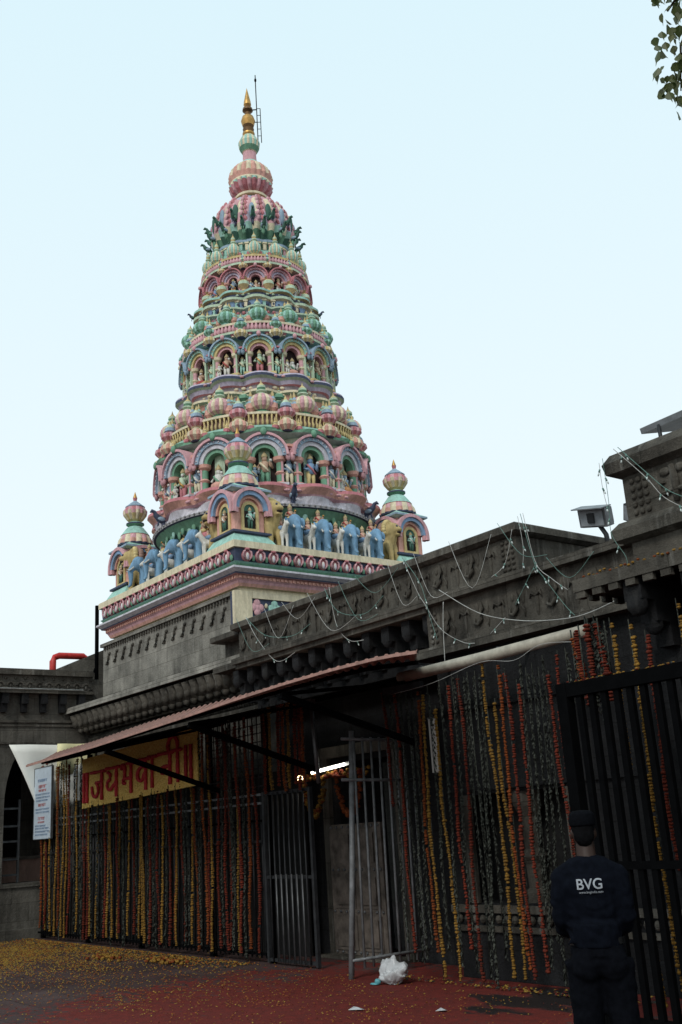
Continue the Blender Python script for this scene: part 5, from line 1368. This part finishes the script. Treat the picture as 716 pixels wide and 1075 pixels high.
# ------------------------------------------------------------------ the guard
PX, PY = -4.22, 4.945
hd = math.atan2(-(-.66), .75)                                     # turned away from the courtyard, towards the gate
man = thing('person', 'person in navy shirt and dark trousers seen from behind, standing before the black gate', 'person', (PX, PY, 0))
TM = Matrix.Translation((PX, PY, 0)) @ Matrix.Rotation(hd, 4, 'Z')    # local +Y is the way he faces
def body(b, pts, r, n=12): b.tube(pts, r, n)
b = MB(['manskin']); b.T = TM
b.ball((0, .035, 1.595), (.065, .085, .105), None, 16, 12); b.ball((0, .065, 1.535), (.055, .065, .06), None, 12, 8)
b.ball((0, .135, 1.575), (.014, .02, .025), None, 8, 6)
for s in (-1, 1): b.ball((s * .066, .03, 1.585), (.012, .022, .030), None, 8, 6)
body(b, [(0, .005, 1.36), (0, .0, 1.44), (0, .02, 1.52)], [.075, .058, .056])
b.ball((0, 0, 1.20), (.13, .07, .20), None, 16, 10); b.ball((0, 0, 1.0), (.115, .07, .14), None, 14, 8)
for s in (-1, 1):
    body(b, [(s * .13, -.005, 1.35), (s * .170, -.02, 1.24), (s * .180, .005, 1.11), (s * .142, .155, 1.033), (s * .085, .245, 1.02)], [.042, .038, .034, .032, .026], 10)
    body(b, [(s * .085, 0, .92), (s * .10, .02, .52), (s * .105, -.01, .10)], [.070, .052, .04], 10)
    b.ball((s * .07, .275, 1.02), (.035, .045, .022), None, 10, 8)
    for q, (dx, ln) in enumerate(((-.027, .05), (-.009, .062), (.009, .058), (.026, .045))):
        bx = s * .068 + dx; b.tube([(bx, .30, 1.025), (bx - s * .012, .30 + ln * .6, 1.02), (bx - s * .026, .30 + ln * .8, .995)], [.010, .009, .008], 8)
    b.tube([(s * .048, .265, 1.035), (s * .025, .285, 1.045), (s * .012, .31, 1.04)], [.011, .010, .008], 8)
remesh(b, 'body', .009, ['manskin'], 2, man)
b = MB(['shirt']); b.T = TM
b.ball((0, -.002, 1.22), (.156, .105, .205), None, 18, 12); b.ball((0, -.03, 1.30), (.165, .085, .12), None, 16, 10); b.ball((0, 0, 1.06), (.150, .108, .13), None, 16, 10)
body(b, [(0, .0, .97), (0, 0, 1.10)], [.142, .148], 20)
body(b, [(-.152, -.008, 1.35), (-.08, -.005, 1.385), (0, -.005, 1.40), (.08, -.005, 1.385), (.152, -.008, 1.35)], [.058, .072, .078, .072, .058], 12)
body(b, [(0, .0, 1.39), (0, .005, 1.455)], [.083, .068], 14)
for s in (-1, 1): b.ball((s * .157, -.008, 1.345), (.062, .062, .066), None, 14, 10)
for s in (-1, 1): body(b, [(s * .152, -.008, 1.35), (s * .174, -.02, 1.25), (s * .182, -.0, 1.12), (s * .172, .06, 1.07), (s * .135, .165, 1.035)], [.062, .056, .050, .048, .042], 12)
for i in range(7): b.tube([(-.16 + .03 * i, -.105 + .02 * abs(i - 3) * .3, .985 + .01 * (i % 2)), (-.10 + .02 * i, -.112, 1.10)], .010, 5)
shirt = remesh(b, 'shirt', .010, ['shirt'], 9, man)
for v in shirt.data.vertices:
    p = v.co; k = noise.noise(V((p.x * 7, p.y * 7, p.z * 5))) * .010 + abs(noise.noise(V((p.x * 10 + p.z * 9, p.y * 10, p.z * 16)))) * .016 + noise.noise(p * 24) * .004
    v.co = p + V((p.x, p.y, 0)).normalized() * k
b = MB(['trouser']); b.T = TM
b.ball((0, -.01, .93), (.156, .116, .13), None, 16, 10); body(b, [(0, 0, .93), (0, 0, 1.0)], [.145, .140], 18)
for s in (-1, 1):
    body(b, [(s * .085, 0, .90), (s * .098, .015, .52), (s * .105, -.005, .14), (s * .105, -.002, .06)], [.105, .082, .070, .074], 14); b.ball((s * .075, -.06, .88), (.085, .075, .10), None, 12, 8)
tro = remesh(b, 'trousers', .011, ['trouser'], 2, man)
for v in tro.data.vertices:
    p = v.co; v.co = p + V((noise.noise(p * 8), noise.noise(p * 8 + V((5, 5, 5))), 0)) * .008 + V((p.x, p.y, 0)) * abs(noise.noise(V((p.x * 8, p.y * 8, p.z * 14)))) * .10
b = MB(['shoe']); b.T = TM; b.lathe([(1.0, 0), (1.0, .035)], 24, caps=False); b.v = [TM @ V(((TM.inverted() @ p).x * .154, (TM.inverted() @ p).y * .120, (TM.inverted() @ p).z + .985)) for p in b.v]; b.build('belt', man)
b = MB(['cap']); b.T = TM
b.lathe([(.074, 1.625), (.077, 1.635), (.078, 1.665), (.074, 1.695), (.058, 1.712), (.0, 1.718)], 24, c=(0, .012, 0)); b.v = [TM @ V(((TM.inverted() @ p).x, .012 + ((TM.inverted() @ p).y - .012) * 1.22, (TM.inverted() @ p).z)) for p in b.v]
b.ball((0, .115, 1.632), (.058, .055, .006), None, 12, 6); remesh(b, 'cap', .007, ['cap'], 2, man)
b = MB(['hair']); b.T = TM
b.ball((0, .010, 1.615), (.068, .084, .060), None, 18, 12); b.ball((0, -.025, 1.580), (.060, .050, .070), None, 14, 10)
hair = remesh(b, 'hair', .008, ['hair'], 1, man)
for v in hair.data.vertices: v.co += v.co.normalized() * 0 + V((noise.noise(v.co * 60), noise.noise(v.co * 60 + V((3, 3, 3))), noise.noise(v.co * 60 + V((7, 7, 7))))) * .004
b = MB(['shoe'])
for s in (-1, 1):
    b = MB(['shoe']); b.T = TM; b.ball((s * .105, .06, .035), (.045, .135, .035), None, 12, 8); b.ball((s * .105, -.02, .06), (.042, .055, .055), None, 10, 8); remesh(b, 'shoe', .010, ['shoe'], 1, man)
# print across the back
bvh_me = shirt.data; bvh = BVHTree.FromPolygons([v.co.copy() for v in bvh_me.vertices], [list(p.vertices) for p in bvh_me.polygons])
def backprint(txt, w, x, z, name, bold):
    cu = bpy.data.curves.new('tmp', 'FONT'); cu.body = txt; cu.size = 1; cu.offset = bold; cu.align_x = 'CENTER'; cu.extrude = .02
    to = bpy.data.objects.new('tmp', cu); COL.objects.link(to)
    me = bpy.data.meshes.new_from_object(to.evaluated_get(bpy.context.evaluated_depsgraph_get())); bpy.data.objects.remove(to)
    wd = max(v.co.x for v in me.vertices) - min(v.co.x for v in me.vertices); k = w / wd
    R3 = Matrix.Rotation(hd, 3, 'Z')
    for v in me.vertices:
        lx, lz, ex = v.co.x * k + x, v.co.y * k + z, v.co.z
        o0 = R3 @ V((lx, -.6, lz)); hit = bvh.ray_cast(o0, R3 @ V((0, 1, 0)))
        base_ = hit[0] if hit[0] else R3 @ V((lx, -.11, lz))
        v.co = base_ + R3 @ V((0, -.007 if ex > 0 else .002, 0))
    me.materials.clear(); me.materials.append(M['print'])
    for p in me.polygons: p.material_index = 0
    o = bpy.data.objects.new(name, me); COL.objects.link(o); o.parent = man
backprint('BVG', .142, -.005, 1.285, 'lettering', .012)
backprint('www.bvgindia.com', .135, .0, 1.262, 'small_lettering', .0)

# ------------------------------------------------------------------ sky, sun, camera
w = bpy.data.worlds.new('World'); sc.world = w; w.use_nodes = True
t = w.node_tree; bgn = t.nodes['Background']
SE, SA = radians(52), radians(-62)                                # sun elevation; compass angle from +Y towards +X
sky = N(t, 'ShaderNodeTexSky', sky_type='NISHITA', sun_disc=False, sun_elevation=SE, sun_rotation=SA, air_density=1.2, dust_density=3.0, ozone_density=1.0)
tc = N(t, 'ShaderNodeTexCoord'); sep = N(t, 'ShaderNodeSeparateXYZ'); t.links.new(tc.outputs['Generated'], sep.inputs[0])
cl = ramp(t, sep.outputs[2], .0, .75, (9.9, 10.6, 10.8, 1), (7.6, 9.7, 10.5, 1))
mx = mix(t, .92, sky.outputs['Color'], cl)
t.links.new(mx, bgn.inputs['Color']); bgn.inputs['Strength'].default_value = .10

sl = bpy.data.lights.new('sun', 'SUN'); sl.energy = 1.5; sl.angle = radians(14); sl.color = (1, .96, .90)
so_ = bpy.data.objects.new('sun', sl); COL.objects.link(so_)
sd = V((sin(SA) * cos(SE), cos(SA) * cos(SE), sin(SE)))
sd = V((.34, -.66, .60)).normalized()
so_.rotation_euler = sd.to_track_quat('Z', 'Y').to_euler()
sky.sun_elevation = math.asin(sd.z); sky.sun_rotation = math.atan2(sd.x, sd.y)

cam = bpy.data.cameras.new('camera'); co = bpy.data.objects.new('camera', cam); COL.objects.link(co); sc.camera = co
yaw, pit, roll = radians(-52.01019457), radians(17.0658368), radians(-3.7360688)
f_ = V((sin(yaw) * cos(pit), cos(yaw) * cos(pit), sin(pit))); r0 = f_.cross(V((0, 0, 1))).normalized(); u0 = r0.cross(f_)
r1 = cos(roll) * r0 + sin(roll) * u0; u1 = -sin(roll) * r0 + cos(roll) * u0
mw = Matrix((r1, u1, -f_)).transposed().to_4x4(); mw.translation = (0, 0, 1.7); co.matrix_world = mw
cam.sensor_fit = 'VERTICAL'; cam.sensor_height = 36; cam.sensor_width = 24; cam.lens = 36 * 1080.96 / 1075; cam.clip_end = 1000; cam.clip_start = .05

sc.view_settings.view_transform = 'Standard'; sc.view_settings.look = 'None'; sc.view_settings.gamma = 1; sc.view_settings.exposure = 0; sc.view_settings.use_curve_mapping = False
sc.cycles.max_bounces = 6
